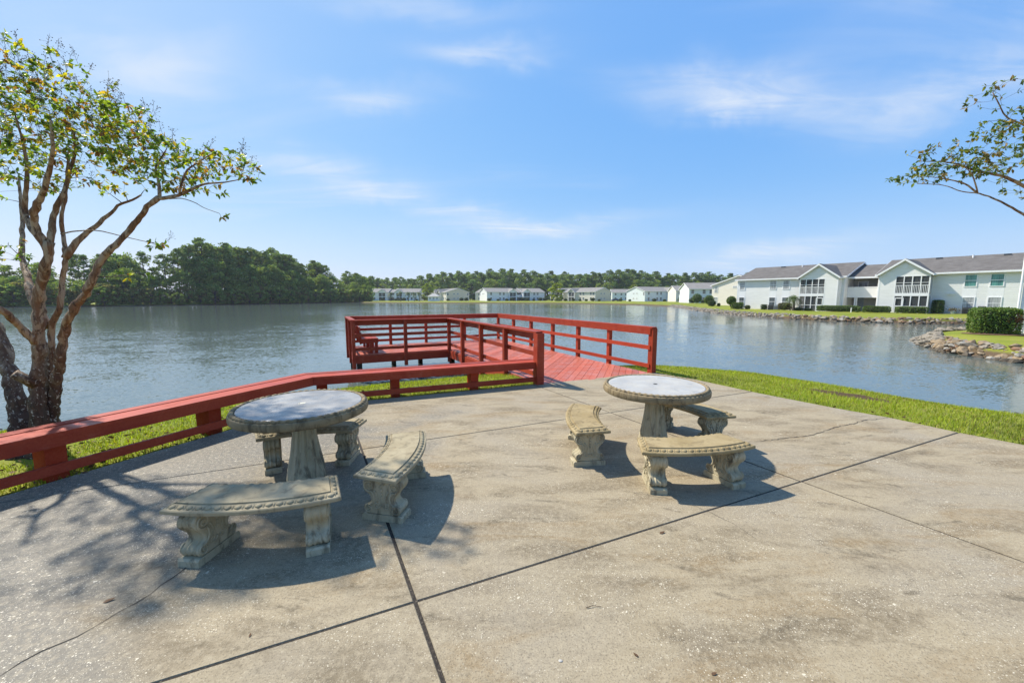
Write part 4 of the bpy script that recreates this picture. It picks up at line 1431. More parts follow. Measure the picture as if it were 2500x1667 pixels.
def shore_points(i0, i1, step):
    P = np.array(LAKE[i0:i1 + 1])
    seg = np.linalg.norm(np.diff(P, axis=0), axis=1)
    cum = np.r_[0, np.cumsum(seg)]
    s = np.arange(0, cum[-1], step)
    x = np.interp(s, cum, P[:, 0])
    y = np.interp(s, cum, P[:, 1])
    dx = np.interp(s + 0.3, cum, P[:, 0]) - np.interp(s - 0.3, cum, P[:, 0])
    dy = np.interp(s + 0.3, cum, P[:, 1]) - np.interp(s - 0.3, cum, P[:, 1])
    l = np.hypot(dx, dy) + 1e-9
    return x, y, dx / l, dy / l

def revetment(name, label, i0, i1, step, rows, size, limit, rise):
    x, y, dx, dy = shore_points(i0, i1, step)
    items = []
    for r, (off, z) in enumerate(rows):
        for i in range(len(x)):
            o = off + random.uniform(-0.12, 0.12)
            j = random.uniform(-0.4, 0.4) * step
            px, py = x[i] + dy[i] * o + dx[i] * j, y[i] - dx[i] * o + dy[i] * j
            items.append((px, py, z + random.uniform(-0.05, 0.06), size * random.choice((0.5, 0.65, 0.8, 0.9, 1.0, 1.25, 1.6)), random.uniform(0, 6.28)))
    items.sort(key=lambda t: hypot(t[0], t[1]))
    root = empty(name, (items[0][0], items[0][1], WATER))
    tag(root, label, 'rocks')
    bx, by = items[0][0], items[0][1]
    rest_v, rest_f = [], []
    for n, (px, py, z, sz, a) in enumerate(items):
        proto = ROCKS[n * 5 % 7][3 if z < -0.73 + random.uniform(-0.04, 0.06) else random.choice((0, 0, 1, 1, 2, 1, 0, 1, 0, 4))]
        tilt = (random.uniform(-0.45, 0.45), random.uniform(-0.45, 0.45), a)
        if n < limit:
            link('stone', proto, root, (px - bx, py - by, z - WATER), tilt, (sz, sz, sz * random.uniform(0.7, 1.15)))
        else:
            b = len(rest_v)
            c, s = cos(a), sin(a)
            for v in proto.vertices:
                q = v.co * sz
                rest_v.append((px - bx + c * q.x - s * q.y, py - by + s * q.x + c * q.y, z - WATER + q.z))
            rest_f += [tuple(i + b for i in f) for f in OF]
    if rest_v:
        o = MB().add(rest_v, rest_f).build('far_stones', M['rock'][0], root)
        o['kind'] = 'stuff'
i_pen0, i_pen1 = LAKE.index((20.2, 10)), LAKE.index((31, 26.6))
i_b0, i_b1 = LAKE.index((50, 30.0)), LAKE.index((45, 112))
revetment('rock_revetment', 'tumbled tan and grey rocks lining the grassy point at the right', i_pen0, i_pen1, 0.23, [(-0.22, -0.90), (-0.04, -0.78), (0.14, -0.66), (0.33, -0.54), (0.52, -0.42), (0.72, -0.31)], 0.165, 300, 0.5)
revetment('rock_revetment', 'band of pale rocks along the shore before the grey apartment building', i_b0, i_b1, 0.34, [(-0.15, -0.86), (0.10, -0.72), (0.35, -0.58), (0.60, -0.46), (0.88, -0.36)], 0.20, 300, 0.4)

# ------------------------------------------------------------------ hedges, shrubs and palms
def greens(n, rg, base, var=0.35, warm=0.0):
    k = rg.uniform(1 - var, 1 + var, size=(n, 1))
    c = np.array(base)[None, :] * k
    c[:, 0] *= 1 + rg.uniform(-0.15, 0.35 + warm, size=n)
    return c

def hedge(label, loc, size, rz=0.0, leaf=0.12, n=2600, base=(0.095, 0.160, 0.030), name='clipped_hedge', cat='hedge', shape='box', group=None, seed=0, rust=None):
    rg = np.random.default_rng(500 + seed)
    root = empty(name, loc, rz)
    tag(root, label, cat, group)
    sx, sy, sz = size
    if shape == 'box':
        p = rg.uniform(-1, 1, size=(n, 3))
        ax = rg.choice(3, size=n, p=[0.25, 0.35, 0.40])
        sg = np.where(rg.random(n) < 0.5, -1.0, 1.0)
        p[np.arange(n), ax] = sg
        p[:, 2] = np.where((ax == 2), 1.0, p[:, 2])
        q = np.abs(p)
        e = (q ** 6).sum(1) ** (1 / 6)
        p = p / e[:, None]
        p *= (1 + rg.normal(0, 0.035, size=(n, 1)))
    else:
        p = rg.normal(size=(n, 3))
        p /= np.linalg.norm(p, axis=1)[:, None]
        bump = 1 + 0.10 * np.sin(5 * p[:, 0] + 3 * p[:, 1] + seed) * np.cos(4 * p[:, 2])
        p *= (bump * (1 - np.abs(rg.normal(0, 0.09, n))))[:, None]
    P = p * np.array([sx / 2, sy / 2, sz / 2]) + np.array([0, 0, sz / 2])
    col = greens(n, rg, base)
    if rust is not None:
        m = np.linalg.norm((P - np.array(rust[:3])) / rust[3], axis=1) < rg.uniform(0.5, 1.2, n)
        col[m] = np.array([0.17, 0.065, 0.035]) * rg.uniform(0.6, 1.3, size=(m.sum(), 1))
    V, F, cc = cards(P, leaf * rg.uniform(0.6, 1.3, n), col, rg, 0.62)
    link('foliage', mesh('foliage', V, F, M['hedge'], False, cc), root)
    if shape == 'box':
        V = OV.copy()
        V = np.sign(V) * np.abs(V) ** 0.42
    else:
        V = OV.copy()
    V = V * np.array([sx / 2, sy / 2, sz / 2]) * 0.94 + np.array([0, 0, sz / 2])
    link('branches', mesh('branches', V, OF, M['core'], True), root)  # solid dark core added to fill the hedge behind its leaf cards
    return root

hedge('large clipped green hedge standing on the grassy point before the white wall', (25.95, 20.95, -0.22), (1.65, 1.6, 1.38), radians(-36), 0.085, 9000, (0.105, 0.180, 0.030), seed=1, rust=(0.6, -0.65, 0.85, 0.32))
LZ = -0.32
hedge('long clipped hedge before the stairwell of the grey building', (*aw(15.7, 3.1), LZ), (4.8, 1.0, 0.86), AROT, 0.12, 2600, seed=2)
hedge('clipped hedge left of the second porch gable of the grey building', (*aw(19.9, 3.1), LZ), (2.75, 1.0, 0.86), AROT, 0.12, 2200, seed=3)
hedge('clipped hedge below the right porch gable of the grey building', (*aw(23.3, 3.1), LZ), (2.9, 1.0, 0.86), AROT, 0.12, 2200, seed=4)
hedge('tall rounded shrub against the wall right of the porch gable', (*aw(25.25, 0.75), LZ), (1.05, 0.9, 1.68), AROT, 0.12, 1800, (0.045, 0.095, 0.02), 'clipped_shrub', 'shrub', seed=5)
hedge('square clipped shrub at the left corner of the grey building', (*aw(1.25, 2.2), LZ), (1.75, 1.2, 1.12), AROT, 0.12, 1800, seed=6, name='clipped_shrub', cat='shrub')
hedge('small pale shrub next to the corner shrub of the grey building', (*aw(2.75, 1.8), LZ), (0.9, 0.8, 0.75), AROT, 0.11, 900, (0.12, 0.15, 0.06), 'small_shrub', 'shrub', 'ball', seed=7)
hedge('square shrub left of the air conditioner units', (*aw(5.3, 1.6), LZ), (0.8, 0.9, 0.85), AROT, 0.11, 900, (0.05, 0.085, 0.022), 'clipped_shrub', 'shrub', seed=8)
hedge('brown tinged variegated shrub beside the palm trunk', (*aw(8.45, 1.8), LZ), (1.75, 1.1, 1.12), AROT, 0.12, 1700, (0.105, 0.095, 0.032), 'clipped_shrub', 'shrub', seed=9)
hedge('low dark shrub right of the palm trunk', (*aw(10.4, 2.2), LZ), (1.5, 0.9, 0.5), AROT, 0.11, 1000, (0.04, 0.075, 0.02), 'low_shrub', 'shrub', 'ball', seed=10)
hedge('low dark shrub in front of the left screened porch door', (*aw(11.8, 2.3), LZ), (1.2, 0.8, 0.42), AROT, 0.11, 800, (0.04, 0.075, 0.02), 'low_shrub', 'shrub', 'ball', seed=11)

def topiary(label, loc, h, r, seed, stem=0.6):
    root = empty('topiary_tree', loc)
    tag(root, label, 'tree')
    rg = np.random.default_rng(700 + seed)
    n = 1200
    p = rg.normal(size=(n, 3))
    p /= np.linalg.norm(p, axis=1)[:, None]
    P = p * r * (1 - np.abs(rg.normal(0, 0.08, n)))[:, None] + np.array([0, 0, h - r])
    V, F, cc = cards(P, 0.16 * rg.uniform(0.6, 1.3, n) * max(1, r), greens(n, rg, (0.10, 0.17, 0.032)), rg, 0.62)
    link('crown', mesh('crown', V, F, M['hedge'], False, cc), root)
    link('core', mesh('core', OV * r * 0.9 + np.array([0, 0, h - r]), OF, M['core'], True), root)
    MB().tube([(0, 0, -0.1), (0.03, 0, h - r * 1.5)], [0.07, 0.05], 6).build('trunk', M['bark_pine'], root)
topiary('round clipped topiary tree at the corner between grey and cream buildings', (*aw(-0.1, 1.7), LZ), 2.3, 0.80, 1)
topiary('round clipped tree before the narrow pale far building', (60.5, 128, -0.3), 3.3, 1.5, 2)
topiary('two tier clipped tree before the cream gable end', (46.6, 92.5, -0.3), 2.6, 1.1, 3)
hedge('dark clipped bush at the foot of the two tier tree', (46.4, 90.8, -0.32), (1.9, 1.6, 1.5), 0, 0.15, 1200, (0.05, 0.09, 0.02), 'clipped_bush', 'shrub', 'ball', seed=12)
hedge('small cup shaped bush on the lawn before the cream gable end', (46.2, 82.0, -0.32), (0.9, 0.8, 0.8), 0, 0.11, 700, (0.06, 0.05, 0.025), 'small_shrub', 'shrub', 'ball', seed=13)
hedge('tiny dark bush at the left foot of the cream gable end', (47.6, 90.0, -0.32), (0.8, 0.7, 0.8), 0, 0.12, 500, (0.04, 0.048, 0.016), 'small_shrub', 'shrub', 'ball', seed=14)

def palm(label, loc, h, crown, seed, fronds=26, group=None):
    rg = random.Random(seed)
    root = empty('palm_tree', loc)
    tag(root, label, 'tree', group)
    MB().tube([(0, 0, -0.2), (0.05, 0.02, h * 0.5), (-0.12, 0, h)], [0.20, 0.16, 0.17], 8).build('trunk', M['bark_pine'], root)
    V, cols = [], []
    for i in range(fronds):
        a = 2 * pi * i / fronds * 2.4 + rg.uniform(-0.2, 0.2)
        el = rg.uniform(-0.35, 1.25)
        L = crown * rg.uniform(0.85, 1.1)
        pts = []
        for k in range(7):
            t = k / 6
            r = L * t
            drop = 0.75 * crown * t * t * (1.15 - 0.4 * el)
            pts.append(np.array([-0.12 + cos(a) * cos(el) * r, sin(a) * cos(el) * r, h + 0.05 + sin(el) * r * 0.9 - drop]))
        g = np.array([0.085, 0.125, 0.030]) * rg.uniform(0.65, 1.35)
        for k in range(1, 7):
            d = pts[k] - pts[k - 1]
            side = np.cross(d, [0, 0, 1])
            side /= np.linalg.norm(side) + 1e-9
            w = crown * 0.34 * (1 - abs(k / 6 - 0.55))
            for s in (-1, 1):
                for off in (0.0, 0.5):
                    b = pts[k - 1] + d * off
                    tip = b + side * s * w + d * 0.9 - np.array([0, 0, w * 0.45])
                    nrm = d * 0.22
                    V += [b, b + nrm, tip, b + (tip - b) * 0.5 - nrm * 0.3]
                    cols += [g * rg.uniform(0.8, 1.2)] * 4
    V = np.array(V)
    F = np.arange(len(V)).reshape(-1, 4)
    link('fronds', mesh('fronds', V, F, M['hedge'], False, np.array(cols)), root)
palm('small palm tree before the left wing of the grey building', (*aw(9.95, 2.6), LZ), 1.95, 1.35, 3, 30)
for i, (x, y, h) in enumerate(((-63.5, 205, 4.2), (-59.0, 207, 4.6), (-54.5, 206, 4.4), (-51.0, 204, 4.0), (-48.2, 203, 4.3))):
    palm('bushy palm by the pool house across the lake', (x, y, -0.35), h, 2.0, 20 + i, 22, 'palms by the pool house')

def box_thing(name, label, cat, s, d, w, dp, h, mat, lid):
    root = empty(name, (*aw(s, d), LZ), AROT)
    tag(root, label, cat, None)
    MB().box(-w / 2, w / 2, -dp / 2, dp / 2, 0.0, h).build('housing', mat, root)
    for k in range(int(h / 0.12) - 1):
        MB().box(-w / 2 + 0.04, w / 2 - 0.04, -dp / 2 - 0.012, -dp / 2 - 0.002, 0.06 + k * 0.12, 0.13 + k * 0.12).build('louvre', lid, root)
    V, F = lathe([(0, h + 0.03), (w * 0.36, h + 0.03), (w * 0.40, h + 0.002)], 14)
    MB().add(V, F).build('fan_grille', lid, root)
box_thing('air_conditioner', 'dark air conditioner unit left of a grey one by the grey building', 'air conditioner', 6.35, 1.4, 0.78, 0.75, 0.82, M['metal_dark'], M['tyre'])
box_thing('air_conditioner', 'blue grey air conditioner unit between the dark one and the shrub', 'air conditioner', 7.15, 1.4, 0.68, 0.7, 0.82, M['metal_grey'], M['metal_dark'])
box_thing('air_conditioner', 'dark air conditioner unit under the right wing windows of the grey building', 'air conditioner', 27.75, 0.9, 0.74, 0.7, 0.80, M['metal_dark'], M['tyre'])
gr = empty('barbecue_grill', (*aw(28.9, 0.9), LZ), AROT)
tag(gr, 'dark barbecue grill with pale shelf standing between two windows', 'grill')
MB().box(-0.30, 0.30, -0.22, 0.22, 0.12, 0.72).build('cabinet', M['metal_dark'], gr)
MB().prism([(-0.24, 0.73), (0.24, 0.73), (0.20, 0.95), (0.0, 1.02), (-0.20, 0.95)], 'x', -0.31, 0.31).build('hood', M['metal_dark'], gr)
for sx in (-1, 1):
    MB().box(min(sx * 0.33, sx * 0.58), max(sx * 0.33, sx * 0.58), -0.2, 0.2, 0.74, 0.78).build('side_shelf', M['white'], gr)
    for sy in (-1, 1):
        MB().box(sx * 0.26 - 0.02, sx * 0.26 + 0.02, sy * 0.18 - 0.02, sy * 0.18 + 0.02, 0.0, 0.12).build('leg', M['metal_dark'], gr)
pt = empty('planter', (*aw(26.6, 0.75), LZ))
tag(pt, 'pale flower pot with a drooping plant by the shaded wall', 'planter')
V, F = lathe([(0, 0), (0.15, 0.0), (0.24, 0.26), (0.27, 0.36), (0.25, 0.37), (0.22, 0.30)], 14)
MB().add(V, F).build('pot', M['ceramic'], pt)
rg = np.random.default_rng(42)
P = rg.normal(size=(240, 3)) * np.array([0.3, 0.25, 0.14]) + np.array([0, 0, 0.55])
V, F, cc = cards(P, 0.14 * rg.uniform(0.6, 1.3, 240), greens(240, rg, (0.16, 0.15, 0.09)), rg)
link('plant', mesh('plant', V, F, M['hedge'], False, cc), pt)
lp = empty('wall_lamp', (*aw(26.15, 0.06), 2.35 + LZ * 0.5), AROT)
tag(lp, 'white twin flood light fixed high on the shaded grey wall', 'lamp')
MB().box(-0.30, 0.30, -0.10, 0.02, -0.03, 0.06).build('housing', M['white'], lp)
for sx in (-1, 1):
    MB().tube([(sx * 0.2, -0.10, 0.0), (sx * 0.24, -0.26, -0.04)], [0.06, 0.09], 8).build('lamp_head', M['white'], lp)
sg = empty('yard_sign', (*aw(17.6, 4.6), LZ))
tag(sg, 'small pale marker post on the lawn before the long hedge', 'post')
MB().box(-0.04, 0.04, -0.04, 0.04, 0, 0.7).build('post', M['white'], sg)
MB().box(-0.35, 0.35, -0.05, 0.05, 0.705, 0.78).build('sign_board', M['metal_dark'], sg)

# mulch bed under the big hedge
th = np.linspace(0, 2 * pi, 28, False)
mp = [(26.2 + 1.6 * cos(t) + 0.1 * sin(5 * t), 20.85 + 1.1 * sin(t)) for t in th]
mz = ground_z([p[0] for p in mp], [p[1] for p in mp])
V = [(p[0], p[1], float(z) + 0.03) for p, z in zip(mp, mz)] + [(26.2, 20.85, -0.12)]
tag(MB().add(V, [(i, (i + 1) % 28, 28) for i in range(28)]).build('mulch_bed', M['soil']), 'brown mulch bed under the big clipped hedge', 'mulch', kind='structure')

# bushes along the far houses
rg = np.random.default_rng(77)
far_b = [(-95, 240), (-89, 240), (-86, 240), (-79, 239), (-71, 239), (-69, 239), (-66, 239), (-58, 238), (-38, 232), (-30, 232), (-27, 231), (-13, 223), (-8, 225), (-3, 227), (0, 228), (6, 230), (9, 231), (13, 233), (17, 235),
         (24, 236), (28, 230), (31, 227), (35, 223), (38, 219), (41, 216), (44, 213), (47, 211), (58, 209), (62, 206), (72, 198), (78, 200), (85, 201), (88, 180), (82, 180), (78, 181), (70, 143), (66, 143), (73, 142), (-100, 238), (20, 236)]
for i, (x, y) in enumerate(far_b):
    s = rg.uniform(1.3, 2.6)
    hedge('dark rounded bush by the houses across the lake', (x, y, -0.35), (s * 1.2, s, s * 0.85), 0, 0.3, 260, (0.06, 0.10, 0.032), 'far_bush', 'shrub', 'ball', 'bushes along the far houses', 800 + i)

# ------------------------------------------------------------------ distant trees
def clump_cards(cents, rads, per, size, base, rg, var=0.4):
    P, Cc = [], []
    for c, r in zip(cents, rads):
        k = per
        d = rg.normal(size=(k, 3))
        d /= np.linalg.norm(d, axis=1)[:, None]
        q = d * (rg.uniform(0.35, 1.0, size=(k, 1)) ** 0.5)
        P.append(c + q * np.array([r, r, r * 0.62]))
        Cc.append(greens(k, rg, np.array(base) * rg.uniform(0.75, 1.3), 0.25))
    P = np.concatenate(P)
    Cc = np.concatenate(Cc)
    return cards(P, size * rg.uniform(0.6, 1.4, len(P)), Cc, rg, 0.75)

def pine_proto(seed, h=20.0):
    rg = np.random.default_rng(seed)
    lean = rg.normal(0, 0.4, 2)
    mb = MB()
    def tr(t):
        return np.array([lean[0] * t * t, lean[1] * t * t, h * t])
    mb.tube([tr(t) for t in np.linspace(0, 0.96, 7)], np.linspace(0.30, 0.06, 7), 6)
    cents, rads = [], []
    z0 = rg.uniform(0.30, 0.50)
    for i in range(34):
        t = z0 + (0.98 - z0) * (i / 33) ** 0.85
        f = (t - z0) / (1 - z0)
        reach = (0.9 + 2.5 * sin(pi * min(1, 0.25 + 0.78 * f)) ** 0.8) * rg.uniform(0.45, 1.1)
        a = rg.uniform(0, 2 * pi)
        c = tr(t) + np.array([cos(a) * reach, sin(a) * reach, rg.uniform(-0.3, 0.5)])
        mb.tube([tr(t - 0.03), c], [0.07, 0.02], 4, False)
        cents.append(c)
        rads.append(rg.uniform(0.75, 1.35))
    cents.append(tr(0.99))
    rads.append(1.1)
    V, F, cc = clump_cards(cents, rads, 52, 0.55, (0.150, 0.220, 0.085), rg)
    return mesh('crown', V, F, M['far_leaf'], False, cc), mesh('trunk', mb.v, mb.f, M['bark_pine'], True)

def broad_proto(seed, h=13.0, base=(0.19, 0.27, 0.080), w=0.33, per=46):
    rg = np.random.default_rng(seed)
    mb = MB()
    mb.tube([(0, 0, 0), (0.1, 0, h * 0.3), (0.2, 0.1, h * 0.7)], [0.26, 0.2, 0.06], 6)
    cents, rads = [], []
    for i in range(48):
        f = rg.random()
        z = h * (0.05 + 0.91 * f)
        env = h * w * (sin(pi * (0.16 + 0.80 * f)) ** 0.7)
        a = rg.uniform(0, 2 * pi)
        r = env * sqrt(rg.uniform(0.2, 1.0))
        cents.append(np.array([cos(a) * r, sin(a) * r, z]))
        rads.append(h * rg.uniform(0.07, 0.125))
        if i % 3 == 0:
            mb.tube([(0.1, 0, z * 0.55), tuple(cents[-1])], [0.07, 0.02], 4, False)
    V, F, cc = clump_cards(cents, rads, per, 0.52, base, rg)
    return mesh('crown', V, F, M['far_leaf'], False, cc), mesh('trunk', mb.v, mb.f, M['bark_pine'], True)

PINES = [pine_proto(900 + i) for i in range(5)]
BROADS = [broad_proto(950), broad_proto(951, base=(0.21, 0.285, 0.075)), broad_proto(952, base=(0.14, 0.225, 0.078)), broad_proto(953, w=0.27, base=(0.175, 0.25, 0.08))]
SHRUBS = [broad_proto(960, 6.0, (0.155, 0.24, 0.07), 0.5, 40), broad_proto(961, 6.0, (0.19, 0.265, 0.08), 0.55, 40), broad_proto(962, 6.0, (0.20, 0.20, 0.085), 0.5, 40)]
LIME = [broad_proto(970, 9.0, (0.24, 0.30, 0.045), 0.42, 60)]

def plant(protos, k, name, label, x, y, h, h0, group, wide=1.0, z=None):
    cr, tr = protos[k % len(protos)]
    zz = float(ground_z([x], [y])[0]) if z is None else z
    s = h / h0
    r = empty(name, (x, y, max(zz, -0.7)), random.uniform(0, 6.28))
    r.scale = (s * wide, s * wide, s)
    tag(r, label, 'tree', group)
    link('trunk', tr, r)
    link('crown', cr, r)

def topz(u, tab, y):
    us, vs = zip(*tab)
    return 1.75 + (726 - np.interp(u, us, vs)) / 956 * y

def upx(x, y):
    return 1250 + 956 * x / y

# wood on the left shore: follow the shoreline
TABL = [(-600, 650), (0, 640), (150, 632), (250, 612), (330, 602), (420, 606), (462, 596), (500, 582), (540, 584), (575, 604), (620, 610), (668, 608), (700, 622), (750, 634), (800, 648), (850, 664), (900, 676), (960, 684)]
SH = np.array([(-72, 196), (-80, 194), (-86, 178), (-90, 158), (-95, 142), (-105, 127), (-112, 114), (-126, 101), (-144, 91), (-156, 70)])
seg = np.linalg.norm(np.diff(SH, axis=0), axis=1)
cum = np.r_[0, np.cumsum(seg)]
def shp(s, back):
    x, y = np.interp(s, cum, SH[:, 0]), np.interp(s, cum, SH[:, 1])
    x2, y2 = np.interp(s + 1, cum, SH[:, 0]), np.interp(s + 1, cum, SH[:, 1])
    d = np.array([x2 - x, y2 - y])
    d /= np.linalg.norm(d) + 1e-9
    n = np.array([d[1], -d[0]])
    if n[0] > 0 and n[1] < 0:
        n = -n
    if n @ np.array([-0.7, 0.7]) < 0:
        n = -n
    return x + n[0] * back, y + n[1] * back
k = 0
s = 0.0
while s < cum[-1]:
    for back, kind in ((0.6, 's'), (2.6, 's'), (5.5, 'b'), (8.5, 'b'), (11.5, 'p'), (16.0, 'p')):
        x, y = shp(s + random.uniform(-1.2, 1.2), back + random.uniform(-1.2, 1.2))
        u = upx(x, y)
        ht = topz(u, TABL, y) + 0.5
        k += 1
        sparse = u < 430
        if kind == 's':
            plant(SHRUBS, k, 'waterside_bush', 'leafy green bush at the waterline of the left wood', x, y, random.uniform(3.4, 6.6), 6.0, 'bushes along the left wood', 1.0)
        elif kind == 'b':
            plant(BROADS, k, 'broadleaf_tree', 'mid height broadleaf tree in the wood on the left shore', x, y, ht * random.uniform(0.5, 0.74) * (0.9 if sparse else 1), 13.0, 'broadleaf trees on the left shore', 0.95)
        else:
            if sparse and random.random() < 0.35:
                continue
            if random.random() < 0.3:
                plant(BROADS, k, 'broadleaf_tree', 'mid height broadleaf tree in the wood on the left shore', x, y, ht * random.uniform(0.8, 0.95), 13.0, 'broadleaf trees on the left shore', 0.8)
            else:
                plant(PINES, k, 'pine_tree', 'tall loose crowned pine in the wood on the left shore', x, y, ht * random.uniform(0.84, 1.0), 20.0, 'pines on the left shore', 1.15)
    s += 3.6
# pine wood behind the far houses
TABF = [(840, 668), (900, 674), (960, 680), (1020, 678), (1060, 668), (1100, 665), (1150, 664), (1220, 660), (1300, 663), (1380, 665), (1450, 664), (1540, 660), (1620, 666), (1700, 667), (1800, 668), (2000, 668), (2400, 668)]
for row, (yb, st) in enumerate(((283, 5.0), (291, 5.6), (297, 5.0), (306, 6.0))):
    x = -128 + row * 2.0
    while x < 215:
        y = yb + random.uniform(-4, 4) - (x > 60) * (x - 60) * 0.25
        u = upx(x, y)
        if u > 830:
            ht = topz(u, TABF, y) + 0.4
            k += 1
            if row == 0:
                plant(BROADS, k, 'broadleaf_tree', 'green broadleaf tree at the edge of the far pine wood', x, y, ht * random.uniform(0.52, 0.80), 13.0, 'broadleaf trees in the far wood', 1.1)
            elif row == 2:
                plant(BROADS, k, 'broadleaf_tree', 'green broadleaf tree at the edge of the far pine wood', x, y, ht * random.uniform(0.84, 0.95), 13.0, 'broadleaf trees in the far wood', 0.95)
            else:
                plant(PINES, k, 'pine_tree', 'tall dark pine in the wood behind the far houses', x, y, ht * random.uniform(0.86, 1.03), 20.0, 'pines behind the far houses', 1.35)
        x += st * random.uniform(0.8, 1.2)
plant(LIME, 0, 'lime_green_tree', 'bright lime green tree between two white far shore houses', 25.5, 222, 10.2, 9.0, None, 1.15)
plant(LIME, 0, 'lime_green_tree', 'bright green tree behind the palms and pool house', -53.0, 246, 11.0, 9.0, None, 0.85)

# parked car on the far lawn
cr = empty('parked_car', (56.5, 213, -0.3), radians(8))
tag(cr, 'blue car parked before the set back far building', 'car')
MB().prism([(-2.2, 0.35), (2.2, 0.35), (2.2, 0.75), (1.5, 0.92), (-2.1, 0.95), (-2.25, 0.7)], 'y', -0.88, 0.88).build('body', M['carblue'], cr)
MB().prism([(-1.9, 0.95), (1.1, 0.92), (0.5, 1.42), (-1.4, 1.45)], 'y', -0.78, 0.78).build('cabin', M['glass'], cr)
for sx in (-1.4, 1.4):
    for sy in (-0.9, 0.7):
        MB().tube([(sx, sy, 0.33), (sx, sy + 0.2, 0.33)], 0.33, 12).build('wheel', M['tyre'], cr)
# bird high over the roof
bd = empty('bird', (47.2, 36.0, 6.85), radians(20))
tag(bd, 'small dark bird flying over the roof at the right edge', 'bird')
bb = MB()
ellipsoid(bb, (0, 0, 0), (0.20, 0.07, 0.07))
for sy in (-1, 1):
    bb.add([(0.08, 0, 0.02), (-0.08, 0, 0.02), (-0.18, sy * 0.40, 0.12), (0.0, sy * 0.22, 0.13)], [(0, 1, 2, 3)])
bb.add([(-0.15, 0.03, 0), (-0.15, -0.03, 0), (-0.34, -0.06, 0), (-0.34, 0.06, 0)], [(0, 1, 2, 3)])
bb.build('body', M['bird'], bd)

